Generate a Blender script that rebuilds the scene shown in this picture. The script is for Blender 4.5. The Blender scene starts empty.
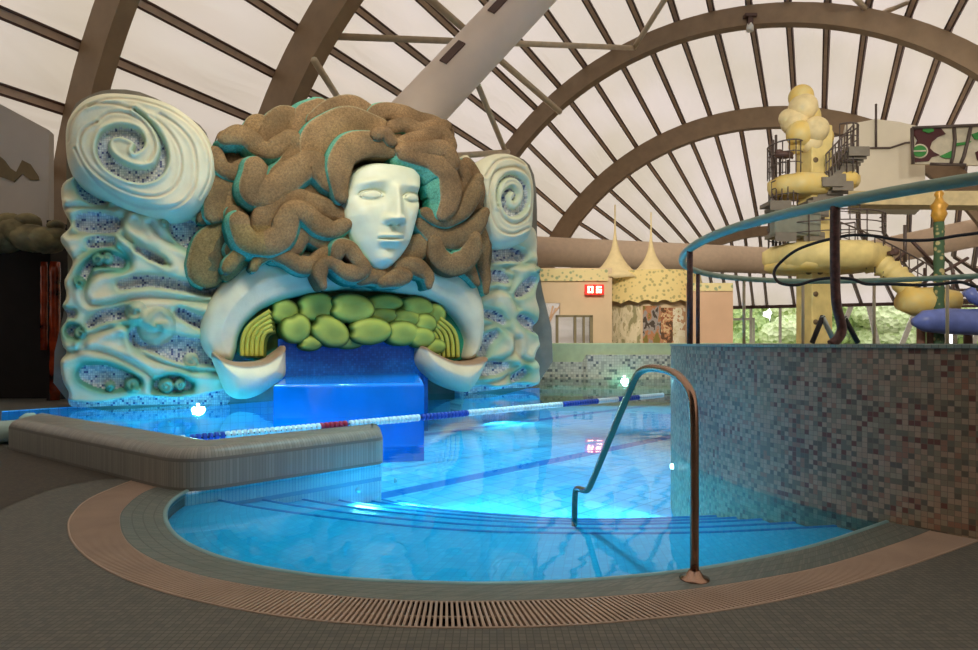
import bpy, bmesh, math, random
import numpy as np
from mathutils import Vector, Matrix
from mathutils.geometry import tessellate_polygon
random.seed(7)
rng = np.random.default_rng(5)
COL = bpy.context.scene.collection
F, CX, HY, EH = 640.0, 489.0, 343.0, 1.2
PI = math.pi

# ------------------------------------------------------------ object helpers
def W(px, py, Y):
    return Vector(((px - CX) / F * Y, Y, EH + (HY - py) / F * Y))
def G(px, py, z=0.0):
    Y = (EH - z) * F / (py - HY)
    return Vector(((px - CX) / F * Y, Y, z))
def thing(name, label, cat, loc=(0, 0, 0), group=None, parent=None):
    o = bpy.data.objects.new(name, None); COL.objects.link(o)
    o.location = loc
    o.empty_display_size = .1
    if parent is not None:
        o.parent = parent; o.location = Vector(loc) - wloc(parent)
    if label: o['label'] = label
    if cat: o['category'] = cat
    if group: o['group'] = group
    return o
def wloc(o):
    v = Vector(o.location)
    while o.parent is not None:
        o = o.parent; v = v + Vector(o.location)
    return v
def tag(o, label, cat, group=None):
    o['label'] = label; o['category'] = cat
    if group: o['group'] = group
    return o
def struct(o):
    o['kind'] = 'structure'; return o
class MB:
    """collects world-space geometry for ONE mesh object"""
    def __init__(s):
        s.v = []; s.f = []; s.m = []; s.uv = []; s.mi = 0; s.smooth = []
    def add(s, verts, faces, uvs=None, smooth=False):
        b = len(s.v)
        s.v += [tuple(p) for p in verts]
        for i, f in enumerate(faces):
            s.f.append(tuple(b + k for k in f)); s.m.append(s.mi); s.smooth.append(smooth)
            s.uv.append([uvs[k] for k in f] if uvs is not None else None)
        return s
    def box(s, c, size, rz=0, axes=None):
        c = Vector(c); hx, hy, hz = [q / 2 for q in size]
        if axes is None:
            R = Matrix.Rotation(rz, 3, 'Z'); ax = [R @ Vector((1, 0, 0)), R @ Vector((0, 1, 0)), Vector((0, 0, 1))]
        else: ax = [Vector(a).normalized() for a in axes]
        P = [c + ax[0] * hx * i + ax[1] * hy * j + ax[2] * hz * k for i in (-1, 1) for j in (-1, 1) for k in (-1, 1)]
        s.add(P, [(0, 1, 3, 2), (4, 6, 7, 5), (0, 4, 5, 1), (2, 3, 7, 6), (0, 2, 6, 4), (1, 5, 7, 3)])
        return s
    def tube(s, pts, r, n=10, cap=True, closed=False, squash=None):
        pts = [Vector(p) for p in pts]; N = len(pts)
        rr = r if hasattr(r, '__len__') else [r] * N
        vs = []; up = None
        for i, p in enumerate(pts):
            if closed: t = pts[(i + 1) % N] - pts[i - 1]
            else: t = pts[min(i + 1, N - 1)] - pts[max(i - 1, 0)]
            t.normalize()
            if up is None:
                up = Vector((0, 0, 1)) if abs(t.z) < .9 else Vector((1, 0, 0))
            up = (up - t * up.dot(t)).normalized(); sd = t.cross(up)
            for k in range(n):
                a = 2 * PI * k / n
                vs.append(p + (up * math.sin(a) + sd * math.cos(a)) * rr[i])
        fs = []
        for i in range(N if closed else N - 1):
            j = (i + 1) % N
            for k in range(n):
                fs.append((i * n + k, i * n + (k + 1) % n, j * n + (k + 1) % n, j * n + k))
        if cap and not closed:
            fs.append(tuple(range(n))[::-1]); fs.append(tuple((N - 1) * n + k for k in range(n)))
        s.add(vs, fs, smooth=True); return s
    def lathe(s, c, prof, n=24, smooth=True):
        c = Vector(c); vs = []
        for (r, z) in prof:
            for k in range(n):
                a = 2 * PI * k / n
                vs.append(c + Vector((r * math.cos(a), r * math.sin(a), z)))
        fs = [(i * n + k, i * n + (k + 1) % n, (i + 1) * n + (k + 1) % n, (i + 1) * n + k) for i in range(len(prof) - 1) for k in range(n)]
        fs.append(tuple(range(n))[::-1]); fs.append(tuple((len(prof) - 1) * n + k for k in range(n)))
        s.add(vs, fs, smooth=smooth); return s
    def ball(s, c, r, nu=20, nv=12, axes=None, bump=0):
        c = Vector(c); r = r if hasattr(r, '__len__') else (r, r, r)
        ax = axes or (Vector((1, 0, 0)), Vector((0, 1, 0)), Vector((0, 0, 1)))
        vs = []
        for i in range(nv + 1):
            th = PI * i / nv
            for k in range(nu):
                a = 2 * PI * k / nu
                q = 1 + (bump * random.uniform(-1, 1) if 0 < i < nv else 0)
                vs.append(c + ax[0] * (r[0] * q * math.sin(th) * math.cos(a)) + ax[1] * (r[1] * q * math.sin(th) * math.sin(a)) + ax[2] * (r[2] * q * math.cos(th)))
        fs = [(i * nu + k, (i + 1) * nu + k, (i + 1) * nu + (k + 1) % nu, i * nu + (k + 1) % nu) for i in range(nv) for k in range(nu)]
        s.add(vs, fs, smooth=True); return s
    def prism(s, poly, z0, z1):
        n = len(poly)
        vs = [(p[0], p[1], z0) for p in poly] + [(p[0], p[1], z1) for p in poly]
        tri = tessellate_polygon([[Vector((p[0], p[1], 0)) for p in poly]])
        fs = [tuple(t) for t in tri] + [tuple(n + k for k in t) for t in tri]
        fs += [(i, (i + 1) % n, n + (i + 1) % n, n + i) for i in range(n)]
        s.add(vs, fs); return s
    def strip(s, A, B, flip=False, uv=None, smooth=True):
        """surface between two polylines of same length"""
        n = len(A); vs = [Vector(p) for p in A] + [Vector(p) for p in B]
        fs = [(i, i + 1, n + i + 1, n + i) for i in range(n - 1)]
        u = [0.0]
        for i in range(1, n): u.append(u[-1] + (vs[i] - vs[i - 1]).length)
        uvs = [(u[i], 0) for i in range(n)] + [(u[i], (vs[n + i] - vs[i]).length) for i in range(n)]
        s.add(vs, fs, uvs, smooth); return s
    def build(s, name, mat, parent=None, bevel=0, recalc=True, sub=0, origin=None, bseg=2):
        me = bpy.data.meshes.new(name)
        V = np.array(s.v, dtype=float)
        if parent is not None: off = np.array(wloc(parent))
        elif origin is not None: off = np.array(origin, dtype=float)
        else:
            mn, mx = V.min(0), V.max(0); off = np.array([(mn[0] + mx[0]) / 2, (mn[1] + mx[1]) / 2, mn[2]])
        me.from_pydata([tuple(p) for p in (V - off)], [], s.f)
        mats = mat if isinstance(mat, (list, tuple)) else [mat]
        for m_ in mats: me.materials.append(m_)
        me.polygons.foreach_set('material_index', s.m)
        me.polygons.foreach_set('use_smooth', s.smooth)
        if any(u is not None for u in s.uv):
            L = me.uv_layers.new(name='UVMap'); k = 0
            for p, u in zip(me.polygons, s.uv):
                for j in range(p.loop_total):
                    L.data[p.loop_start + j].uv = u[j] if u is not None else (0, 0)
        if recalc:
            bm = bmesh.new(); bm.from_mesh(me); bmesh.ops.recalc_face_normals(bm, faces=bm.faces[:]); bm.to_mesh(me); bm.free()
        me.update()
        o = bpy.data.objects.new(name, me); COL.objects.link(o)
        if parent is not None: o.parent = parent
        else: o.location = off
        if bevel:
            b = o.modifiers.new('b', 'BEVEL'); b.width = bevel; b.segments = bseg; b.limit_method = 'ANGLE'; b.angle_limit = .7
        if sub:
            b = o.modifiers.new('s', 'SUBSURF'); b.levels = sub; b.render_levels = sub
        return o
def cr(pts, n=8, closed=False):
    """Catmull-Rom through points (any dimension)"""
    P = [np.array(p, dtype=float) for p in pts]; N = len(P); out = []
    for i in range(N if closed else N - 1):
        if closed: a, b, c, d = P[i - 1], P[i], P[(i + 1) % N], P[(i + 2) % N]
        else: a, b, c, d = P[max(i - 1, 0)], P[i], P[i + 1], P[min(i + 2, N - 1)]
        for k in range(n):
            t = k / n
            out.append(.5 * ((2 * b) + (-a + c) * t + (2 * a - 5 * b + 4 * c - d) * t * t + (-a + 3 * b - 3 * c + d) * t ** 3))
    if not closed: out.append(P[-1])
    return out
def resample(pts, n):
    P = [np.array(p, dtype=float) for p in pts]
    L = [0.]
    for i in range(1, len(P)): L.append(L[-1] + np.linalg.norm(P[i] - P[i - 1]))
    ts = np.linspace(0, L[-1], n); A = np.array(P)
    return [np.array([np.interp(t, L, A[:, k]) for k in range(A.shape[1])]) for t in ts]
def dup_tree(o, loc, label=None, parent=None, group=None):
    c = o.copy(); COL.objects.link(c)
    if parent is None and o.parent is None: c.location = loc
    else: c.parent = parent
    if label: c['label'] = label
    if group: c['group'] = group
    for ch in list(o.children):
        dup_tree(ch, None, parent=c)
    return c

# ------------------------------------------------------------ materials
def new(name):
    m = bpy.data.materials.new(name); m.use_nodes = True
    nt = m.node_tree; b = nt.nodes['Principled BSDF']
    return m, nt, b
def c4(c): return (c[0], c[1], c[2], 1)
def srgb(r, g, b):
    f = lambda x: (x / 255 / 12.92) if x <= 10 else ((x / 255 + .055) / 1.055) ** 2.4
    return (f(r), f(g), f(b))
def nd(nt, typ, **kw):
    n = nt.nodes.new(typ)
    for k, v in kw.items():
        if k.startswith('i_'): n.inputs[k[2:].replace('_', ' ')].default_value = v
        else: setattr(n, k, v)
    return n
def vary(nt, b, base, var, scale, coord='Object', c2=None):
    tc = nd(nt, 'ShaderNodeTexCoord'); nz = nd(nt, 'ShaderNodeTexNoise'); nz.inputs['Scale'].default_value = scale; nz.inputs['Detail'].default_value = 6
    nt.links.new(tc.outputs[coord], nz.inputs['Vector'])
    rp = nd(nt, 'ShaderNodeValToRGB')
    lo = c2 if c2 else tuple(x * (1 - var) for x in base); hi = tuple(min(1, x * (1 + var)) for x in base)
    rp.color_ramp.elements[0].position = .3; rp.color_ramp.elements[0].color = c4(lo)
    rp.color_ramp.elements[1].position = .7; rp.color_ramp.elements[1].color = c4(hi)
    nt.links.new(nz.outputs['Fac'], rp.inputs['Fac']); nt.links.new(rp.outputs['Color'], b.inputs['Base Color'])
    return tc, nz
def bump(nt, b, height, strength=.3, dist=.02):
    bp = nd(nt, 'ShaderNodeBump'); bp.inputs['Strength'].default_value = strength; bp.inputs['Distance'].default_value = dist
    nt.links.new(height, bp.inputs['Height']); nt.links.new(bp.outputs['Normal'], b.inputs['Normal'])
def plain(name, base, rough=.6, metal=0, var=.12, scale=4, bm=0, bscale=30, c2=None, spec=None):
    m, nt, b = new(name); b.inputs['Roughness'].default_value = rough; b.inputs['Metallic'].default_value = metal
    if spec is not None: b.inputs['Specular IOR Level'].default_value = spec
    tc, nz = vary(nt, b, base, var, scale, c2=c2)
    if bm:
        n2 = nd(nt, 'ShaderNodeTexNoise'); n2.inputs['Scale'].default_value = bscale; n2.inputs['Detail'].default_value = 4
        nt.links.new(tc.outputs['Object'], n2.inputs['Vector']); bump(nt, b, n2.outputs['Fac'], bm, .02)
    return m
def emit(name, col, s):
    m, nt, b = new(name); b.inputs['Base Color'].default_value = c4(col); b.inputs['Emission Color'].default_value = c4(col); b.inputs['Emission Strength'].default_value = s
    return m
def mosaic_nodes(nt, vec, pal, tile, grout, gw=.08, blotch=.0, bsc=1.0):
    """random coloured square tiles; vec in metres (uses x,y). returns colour socket and grout mask"""
    sc = nd(nt, 'ShaderNodeVectorMath', operation='SCALE'); sc.inputs['Scale'].default_value = 1 / tile
    nt.links.new(vec, sc.inputs[0])
    fl = nd(nt, 'ShaderNodeVectorMath', operation='FLOOR'); nt.links.new(sc.outputs[0], fl.inputs[0])
    wn = nd(nt, 'ShaderNodeTexWhiteNoise', noise_dimensions='2D')
    nt.links.new(fl.outputs[0], wn.inputs['Vector'])
    val = wn.outputs['Value']
    if blotch:
        nz = nd(nt, 'ShaderNodeTexNoise'); nz.inputs['Scale'].default_value = bsc; nz.inputs['Detail'].default_value = 2
        nt.links.new(fl.outputs[0], nz.inputs['Vector'])
        ma = nd(nt, 'ShaderNodeMath', operation='MULTIPLY_ADD'); ma.inputs[1].default_value = blotch; ma.inputs[2].default_value = -blotch / 2
        nt.links.new(nz.outputs['Fac'], ma.inputs[0])
        ad = nd(nt, 'ShaderNodeMath', operation='ADD', use_clamp=True); nt.links.new(ma.outputs[0], ad.inputs[0]); nt.links.new(val, ad.inputs[1]); val = ad.outputs[0]
    rp = nd(nt, 'ShaderNodeValToRGB'); rp.color_ramp.interpolation = 'CONSTANT'
    els = rp.color_ramp.elements
    els[0].position = 0; els[0].color = c4(pal[0][1])
    els[1].position = pal[1][0]; els[1].color = c4(pal[1][1])
    for p, c in pal[2:]:
        e = els.new(p); e.color = c4(c)
    nt.links.new(val, rp.inputs['Fac'])
    fr = nd(nt, 'ShaderNodeVectorMath', operation='FRACTION'); nt.links.new(sc.outputs[0], fr.inputs[0])
    sx = nd(nt, 'ShaderNodeSeparateXYZ'); nt.links.new(fr.outputs[0], sx.inputs[0])
    a = nd(nt, 'ShaderNodeMath', operation='GREATER_THAN'); a.inputs[1].default_value = gw; nt.links.new(sx.outputs[0], a.inputs[0])
    c = nd(nt, 'ShaderNodeMath', operation='GREATER_THAN'); c.inputs[1].default_value = gw; nt.links.new(sx.outputs[1], c.inputs[0])
    mu = nd(nt, 'ShaderNodeMath', operation='MULTIPLY'); nt.links.new(a.outputs[0], mu.inputs[0]); nt.links.new(c.outputs[0], mu.inputs[1])
    mx = nd(nt, 'ShaderNodeMix', data_type='RGBA'); nt.links.new(mu.outputs[0], mx.inputs[0])
    mx.inputs[6].default_value = c4(grout); nt.links.new(rp.outputs['Color'], mx.inputs[7])
    return mx.outputs[2], mu.outputs[0]
def mosaic(name, pal, tile, grout, rough=.35, gw=.08, coord='UV', blotch=0, bsc=.1, rot=None, aspect=None, spec=.5):
    m, nt, b = new(name); b.inputs['Roughness'].default_value = rough; b.inputs['Specular IOR Level'].default_value = spec
    tc = nd(nt, 'ShaderNodeTexCoord'); vec = tc.outputs[coord]
    if rot is not None or aspect is not None:
        mp = nd(nt, 'ShaderNodeMapping')
        if rot is not None: mp.inputs['Rotation'].default_value = (0, 0, rot)
        if aspect is not None: mp.inputs['Scale'].default_value = (aspect[0], aspect[1], 1)
        nt.links.new(vec, mp.inputs['Vector']); vec = mp.outputs[0]
    col, g = mosaic_nodes(nt, vec, pal, tile, grout, gw, blotch, bsc)
    nt.links.new(col, b.inputs['Base Color']); bump(nt, b, g, .25, tile * .1)
    return m

# camera
cam = bpy.data.cameras.new('camera'); co = bpy.data.objects.new('camera', cam); COL.objects.link(co)
co.location = (0, 0, EH); co.rotation_euler = (PI / 2, 0, 0)
cam.sensor_width = 36; cam.lens = F / 978 * 36; cam.shift_y = 18 / 978; cam.clip_end = 500
S = bpy.context.scene; S.camera = co
S.view_settings.view_transform = 'Standard'; S.view_settings.look = 'None'; S.view_settings.gamma = 1
S.view_settings.exposure = 0.18
S.cycles.max_bounces = 8; S.cycles.diffuse_bounces = 4; S.cycles.transparent_max_bounces = 16
# ------------------------------------------------------------ vault axes
U = Vector((.414, .910, 0)).normalized(); Pp = Vector((.910, -.414, 0)).normalized()
def AX(t, s, z): return U * t + Pp * s + Vector((0, 0, z))
# sections: t, centre s, centre z, left half-axis, right half-axis, height
SECT = [(-8, -2.3, 1.9, 13.5, 13.5, 13.5), (9.6, -2.3, 1.9, 13.5, 13.5, 13.5), (15, -2.3, 1.9, 13.5, 13.5, 13.5), (30, -2.4, 2.1, 13.6, 14.0, 13.6),
        (42, -2.0, .9, 14.5, 14.5, 14.4), (60, -1.4, .9, 10.6, 18, 10.2), (78, -1, 5.4, 13, 30, .02)]
def sect(k, th, off=0.0):
    t, sc, zc, al, ar, h = SECT[k]
    a = al if math.cos(th) < 0 else ar
    if k == len(SECT) - 1: off = 0
    return AX(t, sc + (a + off) * math.cos(th), zc + (h + off) * max(0, math.sin(th)) )

m_glulam = plain('glulam_brown', srgb(142, 118, 90), .55, var=.12, scale=2)
m_purl = plain('purlin_beige', srgb(205, 178, 155), .5)
m_purl_d = plain('purlin_dark', srgb(84, 60, 52), .6)
m_strut = plain('strut_beige', srgb(196, 176, 145), .45)
# translucent pillowed membrane
def membrane():
    m, nt, b = new('roof_membrane'); nt.nodes.remove(b)
    out = nt.nodes['Material Output']
    tr = nd(nt, 'ShaderNodeBsdfTranslucent'); di = nd(nt, 'ShaderNodeBsdfDiffuse'); gl = nd(nt, 'ShaderNodeBsdfGlossy')
    tc = nd(nt, 'ShaderNodeTexCoord')
    mp = nd(nt, 'ShaderNodeMapping'); mp.inputs['Scale'].default_value = (1.0, .28, 1); nt.links.new(tc.outputs['UV'], mp.inputs[0])
    nz = nd(nt, 'ShaderNodeTexNoise'); nz.inputs['Scale'].default_value = .9; nz.inputs['Detail'].default_value = 2.5; nz.inputs['Distortion'].default_value = .6
    nt.links.new(mp.outputs[0], nz.inputs['Vector'])
    bp = nd(nt, 'ShaderNodeBump'); bp.inputs['Strength'].default_value = .7; bp.inputs['Distance'].default_value = .22
    nt.links.new(nz.outputs['Fac'], bp.inputs['Height'])
    rp = nd(nt, 'ShaderNodeValToRGB'); n2 = nd(nt, 'ShaderNodeTexNoise'); n2.inputs['Scale'].default_value = .12; nt.links.new(tc.outputs['Object'], n2.inputs['Vector'])
    rp.color_ramp.elements[0].position = .35; rp.color_ramp.elements[0].color = c4((.56, .475, .375)); rp.color_ramp.elements[1].position = .65; rp.color_ramp.elements[1].color = c4((.65, .55, .49))
    nt.links.new(n2.outputs['Fac'], rp.inputs[0]); nt.links.new(rp.outputs[0], tr.inputs['Color'])
    di.inputs['Color'].default_value = (.8, .74, .70, 1); gl.inputs['Roughness'].default_value = .22; gl.inputs['Color'].default_value = (1, .95, .9, 1)
    for q in (tr, di, gl): nt.links.new(bp.outputs[0], q.inputs['Normal'])
    m1 = nd(nt, 'ShaderNodeMixShader'); m1.inputs[0].default_value = .4
    nt.links.new(tr.outputs[0], m1.inputs[1]); nt.links.new(di.outputs[0], m1.inputs[2])
    m2 = nd(nt, 'ShaderNodeMixShader'); m2.inputs[0].default_value = .06
    nt.links.new(m1.outputs[0], m2.inputs[1]); nt.links.new(gl.outputs[0], m2.inputs[2])
    nt.links.new(m2.outputs[0], out.inputs['Surface'])
    return m
m_memb = membrane()
NP = 29
PHS = -.25
roof = thing('ceiling', None, None, (0, 0, 0)); struct(roof)
mb = MB()
SUBS = 5
for k in range(len(SECT) - 1):
    nt_ = 6; rows = []
    for j in range(nt_ + 1):
        f = j / nt_; row = []
        for i in range((NP + 1) * SUBS + 1):
            th = min(max(PI * (i / SUBS + PHS) / NP, 0), PI)
            p = sect(k, th, .55).lerp(sect(k + 1, th, .55), f)
            ph = (i % SUBS) / SUBS
            puff = math.sin(PI * ph) * .28 * math.sin(PI * min(max(f, .0), 1)) ** .4 if 0 < f < 1 else 0
            c = AX(SECT[k][0] * (1 - f) + SECT[k + 1][0] * f, -2, 1.5)
            p = p + (p - c).normalized() * puff
            row.append(p)
        rows.append(row)
    n = (NP + 1) * SUBS + 1
    vs = [p for r in rows for p in r]
    uvs = [(i / SUBS * 1.6, (SECT[k][0] * (1 - j / nt_) + SECT[k + 1][0] * j / nt_)) for j in range(nt_ + 1) for i in range(n)]
    fs = [(j * n + i, j * n + i + 1, (j + 1) * n + i + 1, (j + 1) * n + i) for j in range(nt_) for i in range(n - 1)]
    mb.add(vs, fs, uvs, True)
mb.build('membrane', m_memb, roof, recalc=False)
# purlins that the picture shows
def pix(p):
    return (CX + p.x / p.y * F, HY - (p.z - EH) / p.y * F) if p.y > .3 else (-9999, -9999)
npur = 0
for k in range(0, len(SECT) - 1):
    for i in range(1, NP + 1):
        th = PI * (i + PHS) / NP
        a, b = sect(k, th, .3), sect(k + 1, th, .3)
        vis = False
        for q in range(13):
            x, y = pix(a.lerp(b, q / 12))
            if -30 < x < 1000 and -40 < y < 345 and not (x < 520 and y > 180 and k > 0) and not (k >= 4 and x < 640): vis = True
        if not vis: continue
        c = AX(SECT[k][0], SECT[k][1], 1.5)
        d = (b - a); L = d.length; d.normalize()
        rad = (a - c); rad = (rad - d * rad.dot(d)).normalized(); sd = d.cross(rad)
        mb = MB(); w = .27
        mb.mi = 0; mb.box((a + b) / 2, (L, w * .56, .18), axes=(d, sd, rad))
        mb.mi = 1
        for e in (-1, 1): mb.box((a + b) / 2 + sd * e * w * .39, (L, w * .22, .22), axes=(d, sd, rad))
        mb.build('purlin', [m_purl, m_purl_d], roof); npur += 1
print('purlins', npur)
# arches
def arch(k, th0, th1, wid, dep, label, name='roof_arch'):
    t = SECT[k][0]; mb = MB(); n = 60; vs = []
    for i in range(n + 1):
        th = th0 + (th1 - th0) * i / n
        po, pi_ = sect(k, th, .12), sect(k, th, -dep)
        for q, e in ((po, -1), (po, 1), (pi_, 1), (pi_, -1)): vs.append(q + U * e * wid / 2)
    fs = [(i * 4 + j, i * 4 + (j + 1) % 4, (i + 1) * 4 + (j + 1) % 4, (i + 1) * 4 + j) for i in range(n) for j in range(4)]
    fs += [(0, 1, 2, 3), (n * 4, n * 4 + 3, n * 4 + 2, n * 4 + 1)]
    mb.add(vs, fs)
    o = mb.build(name, m_glulam); tag(o, label, 'roof arch'); return o
arch(1, PI, 0, .4, .7, 'brown timber roof arch rising behind the left end of the relief sculpture')
arch(2, PI, 0, .5, .95, 'brown timber roof arch rising from behind the hair of the sculpture')
arch(3, PI, 0, .5, .72, 'large brown roof arch sweeping from behind the right scroll to the upper right corner')
arch(4, PI, 0, .5, 1.1, 'brown roof arch further back, just above the yellow tower balls')
arch(5, PI * .93, PI * .42, .5, .7, 'small farthest brown roof arch, seen under the teal rail beside the tower')
# end beam + windowed end wall
m_wallc = plain('wall_cream', srgb(214, 196, 170), .8)
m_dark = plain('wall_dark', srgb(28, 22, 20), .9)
m_white = plain('frame_white', srgb(225, 222, 210), .5)
mb = MB(); mb.box(AX(78, 4, 5.25), (50, .4, .35), axes=(Pp, U, (0, 0, 1)))
struct(mb.build('trim_1', m_purl_d))
# glass wall at t=78 with frames
m_glass, nt, b = new('window_glass'); nt.nodes.remove(b)
tr = nd(nt, 'ShaderNodeBsdfTransparent'); gl = nd(nt, 'ShaderNodeBsdfGlossy'); gl.inputs['Roughness'].default_value = .02
mx = nd(nt, 'ShaderNodeMixShader'); mx.inputs[0].default_value = .06
nt.links.new(tr.outputs[0], mx.inputs[1]); nt.links.new(gl.outputs[0], mx.inputs[2]); nt.links.new(mx.outputs[0], nt.nodes['Material Output'].inputs['Surface'])
wn = thing('window_1', None, None, AX(78, 5, 0)); struct(wn)
mb = MB()
ss = [-9 + 3.0 * i for i in range(14)]
for i, s_ in enumerate(ss):
    tilt = .9 if i % 2 else -.5
    if s_ > 4:
        a, b_ = AX(78, s_ - tilt, 0), AX(78, s_ + tilt, 5.2)
    else: a, b_ = AX(78, s_, 0), AX(78, s_, 5.2)
    d = (b_ - a); mb.box((a + b_) / 2, (.5 if s_ > 4 else .3, .3, d.length), axes=(Pp, U, d))
mb.box(AX(78, 5, .4), (46, .25, .8), axes=(Pp, U, (0, 0, 1)))
for s_ in (-5.2, -2.7): mb.box(AX(77.8, s_, 2.0), (.22, .2, 4), axes=(Pp, U, (0, 0, 1)))
mb.box(AX(77.8, -3.9, 3.9), (2.6, .2, .25), axes=(Pp, U, (0, 0, 1)))
mb.build('window_frame', m_white, wn)
mb = MB(); mb.box(AX(78, 5, 2.6), (44, .04, 5.1), axes=(Pp, U, (0, 0, 1))); mb.build('pane', m_glass, wn)
# side walls of the hall (below the springing of the vault)
for sgn, nm in ((PI, 'wall_left'), (0, 'wall_right')):
    mb = MB()
    A = [sect(k, sgn, .55) for k in range(len(SECT))]
    B = [Vector((p.x, p.y, -.1)) for p in A]; A[-1].z = 5.4
    mb.strip(B, A); struct(mb.build(nm, m_wallc if sgn == 0 else m_dark))
# gable wall behind the camera
mb = MB(); n = 40
poly = [sect(0, PI * i / n, .55) for i in range(n + 1)]
b0 = Vector((poly[0].x, poly[0].y, -.1)); b1 = Vector((poly[-1].x, poly[-1].y, -.1))
mb.add(poly + [b1, b0], [tuple(range(n + 3))]); struct(mb.build('wall_back', m_dark))

# trusses / braces
def strut(a, b, r, label):
    mb = MB(); mb.tube([a, b], r, 8); return tag(mb.build('roof_strut', m_strut), label, 'roof strut')
strut(W(325, 36, 19), W(634, 48, 27), .11, 'thin long beige tie rod running level across the top towards the big arch')
strut(W(634, 48, 27), W(672, -12, 24), .11, 'short beige strut rising from the big arch to the top edge')
strut(W(470, 66, 21), W(506, 153, 26), .11, 'slanting beige strut above the right scroll, meeting the arch')
strut(W(455, 156, 22), W(508, 152, 26), .11, 'level beige strut just above the right scroll')
strut(W(424, -6, 20), W(560, 112, 27), .12, 'beige diagonal strut crossing behind the white duct')
strut(W(314, 60, 17.5), W(342, 104, 20), .1, 'short beige strut above the crown of the hair')
strut(W(849, -8, 24), W(874, 17, 27), .11, 'left one of two beige struts meeting the arch at upper right')
strut(W(930, -8, 24), W(874, 17, 27), .11, 'right one of two beige struts meeting the arch at upper right')
# smoke detectors / spot on arches
for (x, y, Y, lb) in ((750, 20, 27.5, 'small dark spotlight hanging under the big roof arch'), (765, 117, 38.8, 'small dark spotlight under the farther roof arch near the yellow balls')):
    t = thing('ceiling_spotlight', lb, 'spotlight', W(x, y, Y))
    mb = MB(); k = Y / 27.5
    mb.box(W(x, y - 4, Y), (.5 * k, .3, .12 * k)); mb.box(W(x, y, Y), (.2 * k, .2, .5 * k)); mb.build('bracket', m_purl_d, t)
    mb = MB(); mb.lathe(W(x, y + 11, Y), [(.16 * k, 0), (.14 * k, .2 * k), (.08 * k, .4 * k)], 14); mb.build('lamp_head', m_white, t)
# white duct
m_duct = plain('duct_white', srgb(222, 205, 188), .45, var=.05, scale=1)
a, b_ = W(400, 132, 17.6), W(560, -38, 19.4)
t = thing('ventilation_duct', 'fat white round duct slanting down behind the hair with dark grilles', 'duct', a)
MB().tube([a.lerp(b_, i / 10) for i in range(11)], .69, 32).build('duct_pipe', m_duct, t)
dd = (b_ - a).normalized()
sdv = dd.cross(Vector((0, -1, 0))).normalized(); upv = sdv.cross(dd).normalized()
for (x, y) in ((444, 55), (503, 1)):
    c = W(x - 2, y, 18.0); f = (c - a).dot(dd); cc = a + dd * f
    mb = MB(); dirv = (Vector((0, 0, EH)) - cc); dirv = (dirv - dd * dirv.dot(dd)).normalized()
    dirv = (dirv + Vector((-.55, 0, .35))).normalized(); dirv = (dirv - dd * dirv.dot(dd)).normalized()
    mb.box(cc + dirv * .67, (.85, .24, .1), axes=(dd, dd.cross(dirv), dirv)); mb.build('grille', m_purl_d, t)
# horizontal concrete ducts at the back
m_duct2 = plain('duct_beige', srgb(222, 196, 168), .6, var=.05)
for (p, q, r, lb) in ((W(500, 250, 40), W(800, 262, 47), .95, 'long beige round duct running level above the castle facade'),
                      (W(850, 258, 44), W(1010, 226, 40), .9, 'beige round duct at the right behind the green pole')):
    o = MB().tube([p.lerp(q, i / 6) for i in range(7)], r, 28).build('wall_duct', m_duct2); tag(o, lb, 'duct')

# greenery outside
def leafm(name, c1, c2):
    m, nt, b = new(name); b.inputs['Roughness'].default_value = .6
    tc = nd(nt, 'ShaderNodeTexCoord'); v = nd(nt, 'ShaderNodeTexVoronoi'); v.inputs['Scale'].default_value = 1.8; nt.links.new(tc.outputs['Object'], v.inputs['Vector'])
    rp = nd(nt, 'ShaderNodeValToRGB'); rp.color_ramp.elements[0].color = c4(c1); rp.color_ramp.elements[1].color = c4(c2); rp.color_ramp.elements[1].position = .7
    nt.links.new(v.outputs['Color'], rp.inputs[0]); nt.links.new(rp.outputs[0], b.inputs['Base Color']); bump(nt, b, v.outputs['Distance'], .8, .5)
    return m
m_leaf = leafm('foliage_light', srgb(150, 175, 90), srgb(225, 235, 180)); m_leaf2 = leafm('foliage_mid', srgb(90, 130, 60), srgb(185, 205, 130)); m_bark = plain('bark', srgb(90, 75, 60), .9)
labs = ['pale leafy tree outside the windows just right of the mural panel', 'leafy tree outside seen beside the yellow column', 'leafy tree outside right of the thick mosaic post', 'dense tree outside beyond the slanting window frames', 'pale tree outside behind the yellow slide trough', 'tree outside behind the blue slide', 'leafy tree outside at the right edge of the picture', 'tree outside seen through the white doors by the castle', 'bush outside the bright opening beside the sculpture']
for i, (x, Y) in enumerate(((756, 92), (780, 90), (842, 92), (885, 88), (925, 90), (955, 84), (985, 88), (580, 62), (550, 58))):
    c = W(x, 330, Y); c.z = 0; t = thing('tree', labs[i], 'tree', c)
    mb = MB()
    for j in range(9 if i < 7 else 5):
        R = random.uniform(1.4, 2.4)
        mb.ball(c + Vector((random.uniform(-2.4, 2.4), random.uniform(-1.8, 1.8), 1.2 + random.uniform(0, 6.5 if i < 7 else 4))), (R * 1.2, R, R), 16, 10, bump=.09)
    mb.build('crown', m_leaf if i % 2 else m_leaf2, t); MB().tube([c, c + Vector((0, 0, 5))], .25, 8).build('trunk', m_bark, t)
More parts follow.
